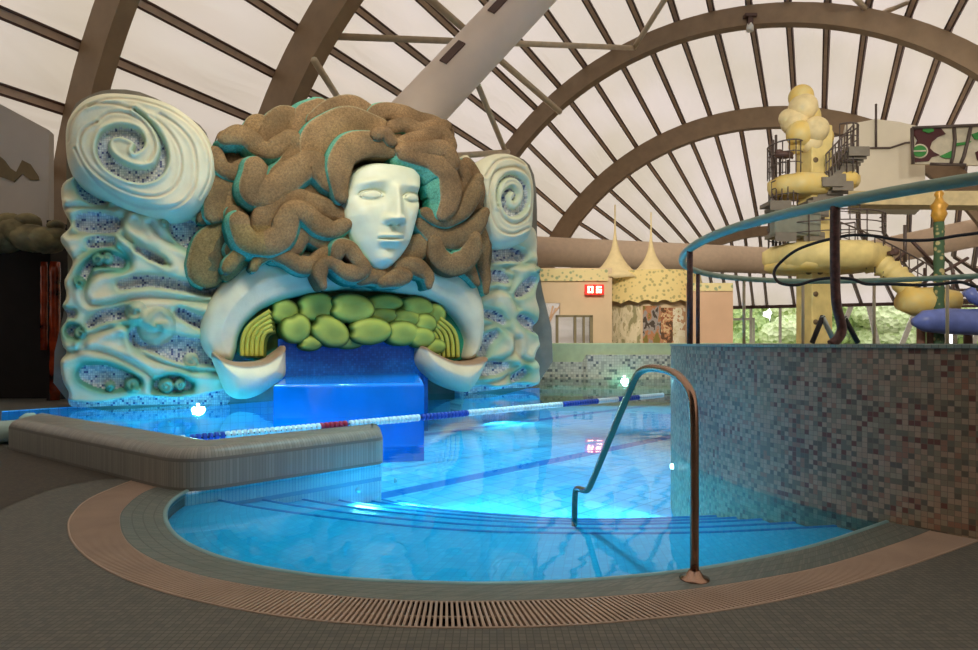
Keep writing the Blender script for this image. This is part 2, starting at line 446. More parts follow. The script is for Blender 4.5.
# ------------------------------------------------------------ pool, deck
TC, TR = Vector((5.52, 6.3, 0)), 3.5
def circ(a, r=TR, z=0): return Vector((TC.x + r * math.cos(a), TC.y + r * math.sin(a) * (1.3 if math.sin(a) > 0 else 1), z))
E_px = [(215, 484), (190, 490), (171, 502), (165, 516), (172, 532), (190, 546), (225, 560), (275, 571), (335, 579), (400, 583), (480, 585), (560, 583), (630, 578), (700, 570), (760, 559), (820, 545), (883, 524), (915, 512)]
C_px = [(196, 478), (150, 490), (125, 508), (120, 524), (128, 543), (155, 561), (200, 576), (260, 588), (330, 596), (400, 601), (480, 602), (560, 600), (640, 595), (700, 589), (770, 578), (830, 565), (905, 541), (940, 527)]
O_px = [(150, 474), (95, 496), (72, 515), (69, 533), (80, 551), (110, 572), (160, 591), (230, 608), (310, 620), (400, 627), (480, 628), (560, 626), (640, 620), (720, 611), (800, 596), (880, 575), (965, 546), (1010, 528)]
NE = 160
cE = resample(cr([G(*p) for p in E_px]), NE); cC = resample(cr([G(*p) for p in C_px]), NE); cO = resample(cr([G(*p) for p in O_px]), NE)
def lift(c, z): return [Vector((p[0], p[1], z)) for p in c]
FZ = -.78
P0 = Vector((-7.95, 12.0, 0)); P1 = Vector((1.35, 17.02, 0))
# pool outline (counter-clockwise from the left end of the visible edge)
front = [Vector(p) for p in cE]
tankarc = [circ(a, TR - .15) for a in np.linspace(math.radians(222), math.radians(95), 24)]
pool = front + tankarc + [Vector((9.5, 22, 0)), Vector((1.0, 22, 0)), P1, P0, Vector((-8.6, 11.3, 0)), Vector((-6.2, 8.1, 0)), Vector((-5.5, 7.4, 0)), Vector((-2.6, 5.35, 0))]
def flat(name, outer, hole, z, mat, parent=None):
    vs = [Vector((p[0], p[1], z)) for p in outer]; loops = [vs]
    if hole: h = [Vector((p[0], p[1], z)) for p in hole]; loops.append(h)
    tri = tessellate_polygon(loops); allv = [v for l in loops for v in l]
    mb = MB(); mb.add(allv, [tuple(t) for t in tri], [(v.x, v.y) for v in allv]); o = mb.build(name, mat, parent, recalc=False)
    me = o.data
    if sum(p.normal.z for p in me.polygons) < 0: me.flip_normals()
    return o
deckpal = [(0, srgb(104, 102, 92)), (.3, srgb(98, 97, 88)), (.6, srgb(108, 105, 95)), (.85, srgb(94, 93, 86))]
m_deck = mosaic('deck_tile', deckpal, .03, srgb(76, 74, 68), .55, .14, spec=.3)
m_deck2 = mosaic('deck_tile_dark', [(0, srgb(74, 66, 54)), (.4, srgb(66, 60, 50)), (.7, srgb(84, 74, 60))], .03, srgb(48, 42, 36), .5, .14, spec=.3)
m_cop = mosaic('coping_tile', [(0, srgb(108, 114, 106)), (.35, srgb(98, 106, 98)), (.7, srgb(118, 120, 110))], .05, srgb(84, 86, 82), .4, .12, aspect=(2.2, .5))
# deck hole polygon: outside of the grate, then round behind the pool
hole = [Vector(p) for p in cO] + tankarc + [Vector((9.5, 22, 0)), Vector((1.0, 22, 0)), P1, P0, Vector((-8.6, 11.3, 0)), Vector((-6.2, 8.1, 0)), Vector((-5.5, 7.4, 0)), Vector((-3.2, 5.75, 0))]
outer = [Vector((-30, -9, 0)), Vector((34, -9, 0)), Vector((60, 85, 0)), Vector((-10, 85, 0)), Vector((-30, 30, 0))]
dk = flat('floor', outer, hole, 0, m_deck); struct(dk)
gnd = plain('ground_outside', srgb(150, 165, 110), .9, scale=.3)
mb = MB(); mb.box((30, 120, -.35), (260, 200, .2)); struct(mb.build('trim_2', gnd))
# dark tile field beyond the pale ring at the left
ring = resample(cr([G(-60, 560), G(-10, 516), G(30, 497), G(60, 487), G(100, 480), G(140, 477)]), 24)
flat('floor_dark', [Vector(p) for p in ring] + [Vector((-2.75, 5.42, 0)), Vector((-5.6, 7.4, 0)), Vector((-6.3, 8.1, 0)), Vector((-8.8, 11.2, 0)), Vector((-14, 12, 0)), Vector((-14, 3.4, 0))], None, .004, m_deck2)
bpy.data.objects['floor_dark'].name = 'floor_2'; struct(bpy.data.objects['floor_2'])
# coping ring + gutter + grate
cp = thing('pool_coping', 'grey green tiled pool edge band curving between the water and the slatted grate', 'pool edge', (0, 3.2, 0))
mb = MB(); mb.strip(lift(cC, .006), lift(cE, .006), smooth=False); mb.strip(lift(cE, .006), lift(cE, -.13), smooth=False)
mb.build('tile_band', m_cop, cp)
m_lip = plain('pool_lip_pale', srgb(130, 165, 165), .35)
mb = MB(); mb.tube([Vector((p[0], p[1], .0)) for p in cE], .017, 6); mb.build('edge_lip', m_lip, cp)
m_slat = plain('grate_slat', srgb(176, 152, 132), .5, var=.1, scale=3); m_gut = plain('gutter_dark', srgb(38, 28, 26), .8)
gr = thing('overflow_grate', 'curved beige slatted overflow grate around the front edge of the pool', 'grate', (0, 3.0, 0))
mb = MB(); mb.strip(lift(cO, -.10), lift(cC, -.10), smooth=False); mb.strip(lift(cO, -.10), lift(cO, -.001), smooth=False); mb.strip(lift(cC, -.10), lift(cC, .004), smooth=False); mb.build('gutter', m_gut, gr)
nS = 330
sC = resample(cC, nS); sO = resample(cO, nS)
mb = MB()
for i in range(nS):
    a = Vector((sC[i][0], sC[i][1], 0)); b = Vector((sO[i][0], sO[i][1], 0)); d = b - a; L = d.length; d.normalize(); sd = Vector((-d.y, d.x, 0))
    step = (Vector(sO[min(i + 1, nS - 1)]) - Vector(sO[max(i - 1, 0)])).length / 2
    wa = (Vector(sC[min(i + 1, nS - 1)]) - Vector(sC[max(i - 1, 0)])).length / 2
    P = []
    for q, w in ((a, wa * .24), (b, step * .24)):
        for e in (-1, 1):
            for z in (-.02, .004): P.append(q + sd * e * w + Vector((0, 0, z)))
    mb.add(P, [(0, 2, 3, 1), (4, 5, 7, 6), (1, 3, 7, 5), (0, 4, 6, 2), (0, 1, 5, 4), (2, 6, 7, 3)])
sl = mb.build('slats', m_slat, gr); sl['kind'] = 'stuff'
mb = MB()
for off in (0., 1.):
    c = lift(cC if off == 0 else cO, .001); mb.tube(c, .006, 5)
mid = [(Vector(a) + Vector(b)) / 2 for a, b in zip(cC, cO)]
mb.tube(lift(mid, -.012), .006, 5); mb.build('rim', m_slat, gr)

# ---- pool basin
blue_pal = [(0, srgb(120, 208, 246)), (.3, srgb(108, 200, 243)), (.6, srgb(130, 214, 248)), (.85, srgb(114, 204, 244))]
def floor_mat():
    m, nt, b = new('pool_floor_tile'); b.inputs['Roughness'].default_value = .85; b.inputs['Specular IOR Level'].default_value = .08
    tc = nd(nt, 'ShaderNodeTexCoord'); mp = nd(nt, 'ShaderNodeMapping'); mp.inputs['Rotation'].default_value = (0, 0, -PI / 4)
    nt.links.new(tc.outputs['UV'], mp.inputs[0])
    col, g = mosaic_nodes(nt, mp.outputs[0], blue_pal, .30, srgb(70, 160, 205), .05)
    sx = nd(nt, 'ShaderNodeSeparateXYZ'); nt.links.new(mp.outputs[0], sx.inputs[0])
    # lane lines: bands of dark tile at fixed spacing across the lanes
    s1 = nd(nt, 'ShaderNodeMath', operation='ADD'); s1.inputs[1].default_value = -7.0 + .15; nt.links.new(sx.outputs[1], s1.inputs[0])
    md = nd(nt, 'ShaderNodeMath', operation='PINGPONG'); md.inputs[1].default_value = 1.95; nt.links.new(s1.outputs[0], md.inputs[0])
    lt = nd(nt, 'ShaderNodeMath', operation='LESS_THAN'); lt.inputs[1].default_value = .15; nt.links.new(md.outputs[0], lt.inputs[0])
    mx = nd(nt, 'ShaderNodeMix', data_type='RGBA'); nt.links.new(lt.outputs[0], mx.inputs[0]); nt.links.new(col, mx.inputs[6]); mx.inputs[7].default_value = c4(srgb(40, 130, 205))
    nt.links.new(mx.outputs[2], b.inputs['Base Color'])
    return m
m_pf = floor_mat()
m_blue = mosaic('pool_step_tile', [(0, srgb(60, 196, 238)), (.5, srgb(54, 190, 235)), (.8, srgb(70, 202, 242))], .06, srgb(50, 178, 225), .45, .1)
m_stepedge = plain('step_edge_dark', srgb(38, 142, 214), .5)
pl = struct(thing('floor_3', None, None, (0, 8, 0)))
flat('basin_floor', pool, None, FZ, m_pf, pl)
# shelf and treads
cv0 = resample(cr([(-2.45, 5.45, 0), (-1.9, 5.12, 0), (-1.2, 4.8, 0), (-.4, 4.52, 0), (.35, 4.41, 0), (1.5, 4.42, 0), (2.9, 4.65, 0)]), 60)
cv4 = resample(cr([(-1.5, 6.6, 0), (-1.0, 6.25, 0), (-.3, 5.95, 0), (.6, 5.72, 0), (1.3, 5.7, 0), (2.4, 5.85, 0)]), 60)
zs = [-.11, -.17, -.23, -.30, -.37, -.46, -.57, -.68]
cvs = [[Vector(cv0[i]).lerp(Vector(cv4[i]), k / 4) for i in range(60)] for k in range(8)]
e60 = resample(cE, 60)
mb = MB(); edge = MB()
shelf_front = [Vector(p) for p in e60]
mb.strip(lift(shelf_front, zs[0]), lift(cvs[0], zs[0]), smooth=False)
for k in range(8):
    z2 = zs[k + 1] if k < 7 else FZ
    mb.strip(lift(cvs[k], zs[k]), lift(cvs[k], z2), smooth=False)
    if k < 7: mb.strip(lift(cvs[k], z2), lift(cvs[k + 1], z2), smooth=False)
    edge.tube([Vector((p[0], p[1], zs[k] - .004)) for p in cvs[k]], .016, 6)
st = thing('pool_steps', 'curved blue tiled steps and shallow shelf under the water at the front of the pool', 'steps', (0, 4.6, FZ))
mb.build('treads', m_blue, st); edge.build('step_edges', m_stepedge, st)
# basin walls
m_pwall = mosaic('pool_wall_tile', blue_pal, .15, srgb(70, 160, 205), .4, .06)
mb = MB(); pts = [Vector(p) for p in pool[len(front) + len(tankarc) - 1:]]
mb.strip(lift(pts, FZ), lift(pts, 0.0), smooth=False); struct(mb.build('wall_pool', m_pwall))
# ---- water
m_water, nt, b = new('pool_water'); nt.nodes.remove(b)
tr = nd(nt, 'ShaderNodeBsdfTransparent'); tr.inputs[0].default_value = (.60, .93, .99, 1)
gl = nd(nt, 'ShaderNodeBsdfGlossy'); gl.inputs['Roughness'].default_value = .03
fr = nd(nt, 'ShaderNodeFresnel'); fr.inputs['IOR'].default_value = 1.36
tc = nd(nt, 'ShaderNodeTexCoord'); nz = nd(nt, 'ShaderNodeTexNoise'); nz.inputs['Scale'].default_value = 1.1; nz.inputs['Detail'].default_value = 3
nt.links.new(tc.outputs['Object'], nz.inputs['Vector'])
bp = nd(nt, 'ShaderNodeBump'); bp.inputs['Strength'].default_value = .12; bp.inputs['Distance'].default_value = .05; nt.links.new(nz.outputs['Fac'], bp.inputs['Height'])
nt.links.new(bp.outputs[0], gl.inputs['Normal']); nt.links.new(bp.outputs[0], fr.inputs['Normal'])
mx = nd(nt, 'ShaderNodeMixShader'); nt.links.new(fr.outputs[0], mx.inputs[0]); nt.links.new(tr.outputs[0], mx.inputs[1]); nt.links.new(gl.outputs[0], mx.inputs[2])
nt.links.new(mx.outputs[0], nt.nodes['Material Output'].inputs['Surface'])
w = flat('pool_water', pool, None, -.012, m_water); tag(w, 'clear blue water filling the curved indoor pool', 'water'); w['kind'] = 'stuff'

# ---- low tiled wall with rounded edges (left)
A0, A1, A2 = Vector((-5.42, 7.22, 0)), Vector((-2.43, 5.08, 0)), Vector((-1.05, 6.36, 0))
B0, B1, B2 = Vector((-5.62, 8.05, 0)), Vector((-2.52, 5.80, 0)), Vector((-1.18, 6.98, 0))
def rc(a, b, c, r, n=8):
    """rounded corner"""
    p = b + (a - b).normalized() * r; q = b + (c - b).normalized() * r
    return [(p * (1 - t) ** 2 + b * 2 * t * (1 - t) + q * t * t) for t in [i / n for i in range(n + 1)]]
foot = [A0] + rc(A0, A1, A2, .32) + rc(A1, A2, B2, .10, 4) + rc(A2, B2, B1, .10, 4) + [B1, B0]
m_low = mosaic('low_wall_tile', [(0, srgb(118, 112, 100)), (.4, srgb(108, 104, 94)), (.75, srgb(126, 118, 106))], .03, srgb(84, 80, 74), .4, .1, coord='Object')
def lowwall_mat():
    m, nt, b = new('low_wall_strips'); b.inputs['Roughness'].default_value = .38
    tc = nd(nt, 'ShaderNodeTexCoord'); mp = nd(nt, 'ShaderNodeMapping'); mp.inputs['Scale'].default_value = (1, .12, 1); nt.links.new(tc.outputs['UV'], mp.inputs[0])
    col, g = mosaic_nodes(nt, mp.outputs[0], [(0, srgb(150, 148, 138)), (.4, srgb(142, 141, 132)), (.75, srgb(156, 153, 143))], .028, srgb(120, 116, 108), .12)
    nt.links.new(col, b.inputs['Base Color']); bump(nt, b, g, .3, .004); return m
m_low = lowwall_mat()
lw = thing('low_wall', 'low grey tiled angled wall with rounded top, beside the shallow corner of the pool', 'wall', (-2.6, 5.6, 0))
def rounded_wall(foot, z0, z1, r, bz=0):
    """vertical sides with rounded top; inward offset rings"""
    mb = MB(); n = len(foot); cen = []
    nrm = []
    area = sum(foot[i].x * foot[(i + 1) % n].y - foot[(i + 1) % n].x * foot[i].y for i in range(n))
    sg = 1 if area > 0 else -1
    for i in range(n):
        d1 = (foot[i] - foot[i - 1]).normalized(); d2 = (foot[(i + 1) % n] - foot[i]).normalized()
        t = (d1 + d2).normalized(); nv = Vector((-t.y, t.x, 0)) * sg
        k = max(.5, nv.dot(Vector((-d1.y, d1.x, 0)) * sg)); nrm.append(nv / k)
    rings = [(0, z0), (0, z1 - r)] + [(r * (1 - math.cos(a)), z1 - r + r * math.sin(a)) for a in [PI / 2 * i / 6 for i in range(1, 7)]]
    u = [0]
    for i in range(1, n + 1): u.append(u[-1] + (foot[i % n] - foot[i - 1]).length)
    vs = []; uv = []; vv = 0; prev = None
    for (o, z) in rings:
        if prev: vv += math.hypot(o - prev[0], z - prev[1])
        prev = (o, z)
        for i in range(n + 1):
            p = foot[i % n] + nrm[i % n] * o; vs.append(Vector((p.x, p.y, z))); uv.append((u[i], vv))
    m = n + 1; fs = [(j * m + i, j * m + i + 1, (j + 1) * m + i + 1, (j + 1) * m + i) for j in range(len(rings) - 1) for i in range(n)]
    mb.add(vs, fs, uv, True)
    top = [vs[(len(rings) - 1) * m + i] for i in range(n)]
    tri = tessellate_polygon([top]); mb.add(top, [tuple(t) for t in tri], [(p.x, p.y) for p in top])
    return mb
rounded_wall(foot, .0, .34, .11).build('wall_body', m_low, lw)
m_wt = mosaic('white_strip_tile', [(0, srgb(225, 240, 245)), (.5, srgb(215, 232, 240)), (.8, srgb(235, 245, 248))], .03, srgb(130, 190, 220), .35, .13, aspect=(1, .1))
ins = [A1.lerp(A2, .0) , A2, B2, B1, B0, A0]
cx = sum((p for p in ins), Vector()) / 6
mb = MB(); fr_ = [A1 + Vector((-.2, .02, 0)), A1 + Vector((.0, .06, 0)), A2 + Vector((-.03, .06, 0)), B2 + Vector((-.03, -.06, 0)), B1 + Vector((0, -.06, 0)), B0]
mb.strip(lift(fr_, FZ), lift(fr_, .002), smooth=False); mb.build('submerged_tile_face', m_wt, lw)
# pale curved channel at the far left of the low wall
m_pale = plain('pale_teal_concrete', srgb(165, 190, 180), .5)
t = thing('channel_end', 'pale rounded stone channel end left of the low grey wall', 'basin', (-6.6, 7.9, 0))
mb = MB()
pts = cr([(-8.3, 8.2, .14), (-6.9, 7.55, .14), (-5.9, 7.55, .14), (-5.65, 7.9, .14), (-6.1, 8.5, .14)], 6); mb.tube(pts, .14, 10); mb.build('curved_rim', m_pale, t)

# ---- round tank wall at right
mp_ = [(0, srgb(170, 140, 114)), (.18, srgb(142, 128, 104)), (.38, srgb(176, 148, 122)), (.54, srgb(120, 112, 94)), (.66, srgb(156, 114, 92)), (.76, srgb(106, 96, 82)), (.86, srgb(164, 146, 120)), (.93, srgb(116, 74, 62))]
m_tank = mosaic('tank_mosaic', mp_, .036, srgb(128, 110, 92), .4, .09, blotch=.7, bsc=.09)
tk = thing('round_tank', 'tall curved wall of the raised round pool covered in brown and grey mosaic', 'pool wall', TC)
mb = MB(); aa = np.linspace(0, 2 * PI, 145)
mb.strip([circ(a, TR, FZ) for a in aa], [circ(a, TR, 1.17) for a in aa])
uvfix = True
mb.build('mosaic_wall', m_tank, tk)
m_ttop = mosaic('tank_top_tile', [(0, srgb(150, 165, 150)), (.5, srgb(136, 150, 140)), (.8, srgb(160, 160, 150))], .04, srgb(110, 118, 110), .35, .1)
mb = MB(); mb.strip([circ(a, TR + .012, 1.165) for a in aa], [circ(a, TR + .012, 1.19) for a in aa]); mb.strip([circ(a, TR + .012, 1.19) for a in aa], [circ(a, TR - .45, 1.19) for a in aa]); mb.strip([circ(a, TR - .45, 1.19) for a in aa], [circ(a, TR - .45, .9) for a in aa])
mb.build('top_rim', m_ttop, tk)
mb = MB(); mb.prism([circ(a, TR - .46) for a in aa[:-1]], .0, 1.05); o = mb.build('tank_filling', m_pwall, tk)
# railing
m_teal = plain('rail_teal', srgb(136, 158, 138), .4, 0, var=.1); m_railw = plain('rail_pale', srgb(185, 195, 190), .3, .3)
m_postd = mosaic('post_mosaic', [(0, srgb(70, 40, 38)), (.4, srgb(110, 70, 64)), (.7, srgb(44, 28, 28)), (.9, srgb(150, 130, 120))], .035, srgb(40, 26, 26), .4, .1, coord='Object')
m_postd = plain('post_brown', srgb(86, 52, 48), .5, var=.5, scale=30)
rl = thing('tank_railing', 'teal ring handrail standing on dark posts around the raised round pool', 'railing', TC)
RR = TR - .13
def rc_(a, z): return circ(a, RR, z)
mb = MB(); mb.tube([circ(a, RR, 2.23) for a in np.linspace(0, 2 * PI, 120)[:-1]], .042, 12, closed=True); mb.build('handrail', m_teal, rl)
def ang_for_px(px, near=True):
    best = None
    for i in range(3600):
        a = 2 * PI * i / 3600; p = circ(a, RR)
        if p.y < .5: continue
        if abs(CX + p.x / p.y * F - px) < 3 and (best is None or (p.y < best[1]) == near): best = (a, p.y)
    return best[0]
for px, near, r in ((687, True, .032), (695, False, .028), (741, False, .025), (800, False, .025), (877, False, .025), (950, False, .025)):
    a = ang_for_px(px, near); mb = MB()
    if r > .03 or px == 695: mb.tube([rc_(a, 1.19), rc_(a, 2.22)], r, 10)
    else: mb.tube([rc_(a, 1.19), rc_(a, 2.22)], r, 8); 
    mb.build('post', m_postd if r > .027 else m_strut, rl)
a = ang_for_px(832, True); p = circ(a, RR)
mb = MB(); mb.tube(cr([(p.x, p.y, 2.22), (p.x, p.y, 1.8), (p.x + .01, p.y, 1.5), (p.x + .05, p.y, 1.32), (p.x + .03, p.y, 1.24), (p.x - .03, p.y, 1.19)], 5), .034, 10); mb.build('post', m_postd, rl)
print('post depth', p.y)
# dark rope loop strung above the tank
m_rope = plain('rope_dark', srgb(46, 40, 42), .7)
pts = [(1060, 229, 6.4), (1010, 228, 6.5), (978, 233, 6.6), (955, 236, 6.7), (930, 240, 6.8), (900, 240, 6.9), (875, 236, 7.0), (853, 235, 7.1), (835, 238, 7.2), (815, 243, 7.3), (795, 251, 7.4), (779, 264, 7.5), (774, 274, 7.5), (780, 283, 7.4), (797, 285, 7.3), (815, 280, 7.2), (832, 278, 7.1), (852, 279, 7.0), (866, 284, 6.9), (890, 284, 6.8), (915, 285, 6.7), (940, 284, 6.6), (960, 282, 6.5), (978, 287, 6.4), (1005, 289, 6.3), (1050, 292, 6.2)]
mb = MB(); mb.tube(cr([W(*p) for p in pts], 5), .017, 8)
tag(mb.build('rope', m_rope), 'dark sagging rope looped in the air above the round tank', 'rope')
# crossed struts on the tank behind the thick post
t = thing('support_frame', 'small grey steel frame of splayed legs at the foot of the thick post', 'support', W(832, 343, 5.2))
for (x0, y0, x1, y1, k) in ((812, 343, 823, 316, m_rope), (822, 316, 834, 341, m_railw), (834, 341, 845, 317, m_railw), (844, 317, 858, 343, m_rope)):
    mb = MB(); mb.tube([W(x0, y0, 5.2), W(x1, y1, 5.2)], .02, 6); mb.build('leg', k, t)

# ---- handrail in front
m_bronze = plain('rail_bronze', srgb(165, 132, 112), .22, .9, var=.05)
t = thing('pool_handrail', 'bent bronze metal handrail rising from the front pool edge down to the steps', 'handrail', (1.04, 3.24, 0))
pts = [(1.04, 3.24, 0), (1.04, 3.24, .5), (1.04, 3.24, .88), (1.03, 3.28, .97), (.99, 3.42, 1.052), (.92, 3.68, 1.062), (.89, 3.80, 1.03), (.87, 3.88, .96), (.71, 4.49, .19), (.695, 4.55, .145), (.66, 4.70, .13), (.645, 4.76, .115), (.64, 4.78, .05), (.64, 4.80, -.17)]
P = []
for i in range(len(pts) - 1):
    P += [Vector(pts[i]).lerp(Vector(pts[i + 1]), j / 3) for j in range(3)]
P.append(Vector(pts[-1]))
for _ in range(2): P = [P[0]] + [(P[i - 1] + P[i] * 2 + P[i + 1]) / 4 for i in range(1, len(P) - 1)] + [P[-1]]
mb = MB(); mb.tube(P, .022, 14); mb.build('rail_tube', m_bronze, t)
mb = MB(); mb.lathe((1.04, 3.24, 0), [(.075, .003), (.075, .012), (.045, .022), (.028, .05)], 20); mb.build('base_flange', m_bronze, t)
# ---- lane rope
m_fb = plain('float_blue', srgb(20, 70, 170), .4); m_fw = plain('float_white', srgb(215, 235, 240), .4); m_fr = plain('float_red', srgb(170, 20, 50), .4)
ra, rb = Vector((-5.3, 6.78, 0)), Vector((2.44, 13.5, 0)); rb = rb + (rb - ra).normalized() * 6; 
dirr = (rb - ra).normalized()
t = thing('lane_rope', 'floating lane rope with blue, white and red floats crossing the pool', 'lane rope', ra)
def t_for(px):
    k = (px - CX) / F; return (k * ra.y - ra.x) / (dirr.x - k * dirr.y)
secs = [(168, 190, m_fw), (190, 226, m_fb), (226, 320, m_fw), (320, 350, m_fr), (350, 422, m_fw), (422, 468, m_fb), (468, 564, m_fw), (564, 598, m_fb), (598, 618, m_fw), (618, 640, m_fb), (640, 664, m_fw)]
for (a, b, mt) in secs:
    ta, tb = t_for(a), t_for(b); mb = MB(); s_ = ta
    while s_ < tb - .05:
        mb.tube([ra + dirr * s_ + Vector((0, 0, -.01)), ra + dirr * (s_ + .045) + Vector((0, 0, -.01))], .055, 8); s_ += .075
    mb.build('float_section', mt, t)
mb = MB(); mb.tube([ra + Vector((0, 0, -.01)), rb + Vector((0, 0, -.01))], .01, 6); mb.build('cable', m_rope, t)
# ---- back ledge wall of the pool
m_green = plain('ledge_green', srgb(196, 214, 172), .6, var=.08)
spk = [(0, srgb(216, 218, 208)), (.45, srgb(188, 190, 182)), (.64, srgb(226, 226, 216)), (.86, srgb(120, 128, 132))]
m_spk = mosaic('speckle_mosaic', spk, .09, srgb(170, 170, 160), .4, .08, coord='UV')
lg = thing('pool_ledge', 'pale green ledge wall with grey speckled mosaic foot at the far end of the pool', 'ledge', (5, 22, 0))
mb = MB(); mb.box((5.4, 22.6, .55), (9.6, 1.2, 1.3)); mb.build('ledge_body', m_green, lg, bevel=.04)
mb = MB(); pts = [(1.0, 21.95), (3.2, 21.95), (3.35, 21.8), (6.2, 21.8), (6.4, 21.95), (9.8, 21.95)]; hz = [.55, .55, .80, .80, .55, .55]
mb.strip([Vector((x, y, FZ)) for x, y in pts], [Vector((x, y, z)) for (x, y), z in zip(pts, hz)], smooth=False)
mb.strip([Vector((x, y, z)) for (x, y), z in zip(pts, hz)], [Vector((x, y + .3, z)) for (x, y), z in zip(pts, hz)], smooth=False)
mb.build('speckled_foot', m_spk, lg)
# ---- lamps
m_lamp = emit('pool_lamp_glow', (.8, .97, 1), 6)
m_lens = plain('lamp_lens_clear', (.6, .75, .8), .2)
def plamp(c, n, label, power, col=(.25, .75, 1.0), lit=True, r=.032):
    t = thing('pool_lamp', label, 'lamp', c); mb = MB(); n = Vector(n).normalized()
    mb.tube([c, c + n * .03], [r, r * .8], 14); mb.build('lens', m_lamp if lit else m_lens, t)
    L = bpy.data.lights.new('pool_light', 'SPOT'); L.energy = power; L.color = col; L.shadow_soft_size = .12; L.spot_size = math.radians(125); L.spot_blend = .6
    o = bpy.data.objects.new('pool_light', L); COL.objects.link(o); o.location = c + n * .12
    o.rotation_euler = Vector((n.x, n.y, -1.0)).to_track_quat('-Z', 'Y').to_euler()
# ------------------------------------------------------------ relief sculpture
NN = Vector((.4755, -.8797, 0)).normalized()      # out of the relief, towards the room
EE = Vector((NN.y * -1, NN.x, 0)); EE = Vector((.8797, .4755, 0))
PN = P0.dot(NN)
def SP(px, py, d=0.0):
    a = (px - CX) / F; Y = (PN + d) / (a * NN.x + NN.y)
    return Vector((a * Y, Y, EH + (HY - py) / F * Y))
def SPn(X, Yp, d):
    a = (X - CX) / F; Y = (PN + d) / (a * NN.x + NN.y)
    return np.stack([a * Y, Y, EH + (HY - Yp) / F * Y], -1)
nnp = np.array(NN)
def sdpoly(X, Y, poly):
    """signed distance (positive inside) and nearest point"""
    P = np.array(poly, float); n = len(P); best = np.full(X.shape, 1e9); bx = X.copy(); by = Y.copy(); ins = np.zeros(X.shape, bool)
    for i in range(n):
        a, b = P[i], P[(i + 1) % n]; d = b - a; L = max((d ** 2).sum(), 1e-9)
        t = np.clip(((X - a[0]) * d[0] + (Y - a[1]) * d[1]) / L, 0, 1); qx = a[0] + t * d[0]; qy = a[1] + t * d[1]
        D = np.hypot(X - qx, Y - qy); m = D < best; best = np.where(m, D, best); bx = np.where(m, qx, bx); by = np.where(m, qy, by)
        c = ((a[1] > Y) != (b[1] > Y)); xs = a[0] + (Y - a[1]) / (d[1] if abs(d[1]) > 1e-9 else 1e-9) * d[0]; ins ^= c & (X < xs)
    return np.where(ins, best, -best), bx, by
def pdist(X, Y, pts, n=6):
    """distance to a smoothed polyline minus its radius; pts = (x, y, r)"""
    Q = np.array(cr(pts, n)); best = np.full(X.shape, 1e9); T = np.zeros(X.shape)
    for i in range(len(Q) - 1):
        a, b = Q[i], Q[i + 1]; d = b[:2] - a[:2]; L = max((d ** 2).sum(), 1e-9)
        t = np.clip(((X - a[0]) * d[0] + (Y - a[1]) * d[1]) / L, 0, 1)
        D = np.hypot(X - a[0] - t * d[0], Y - a[1] - t * d[1]) - (a[2] + t * (b[2] - a[2]))
        best = np.minimum(best, D)
    return best
def ss(x, a, b):
    t = np.clip((x - a) / (b - a), 0, 1); return t * t * (3 - 2 * t)
def pnoise(X, Y, s, seed=0):
    r = np.random.default_rng(seed); v = 0
    for k in range(5):
        a = r.uniform(0, 2 * PI); f = s * r.uniform(.6, 1.6); v = v + np.sin((X * math.cos(a) + Y * math.sin(a)) * f + r.uniform(0, 6) + 1.7 * np.sin((Y * math.cos(a) - X * math.sin(a)) * f * .7 + r.uniform(0, 6)))
    return v / 5
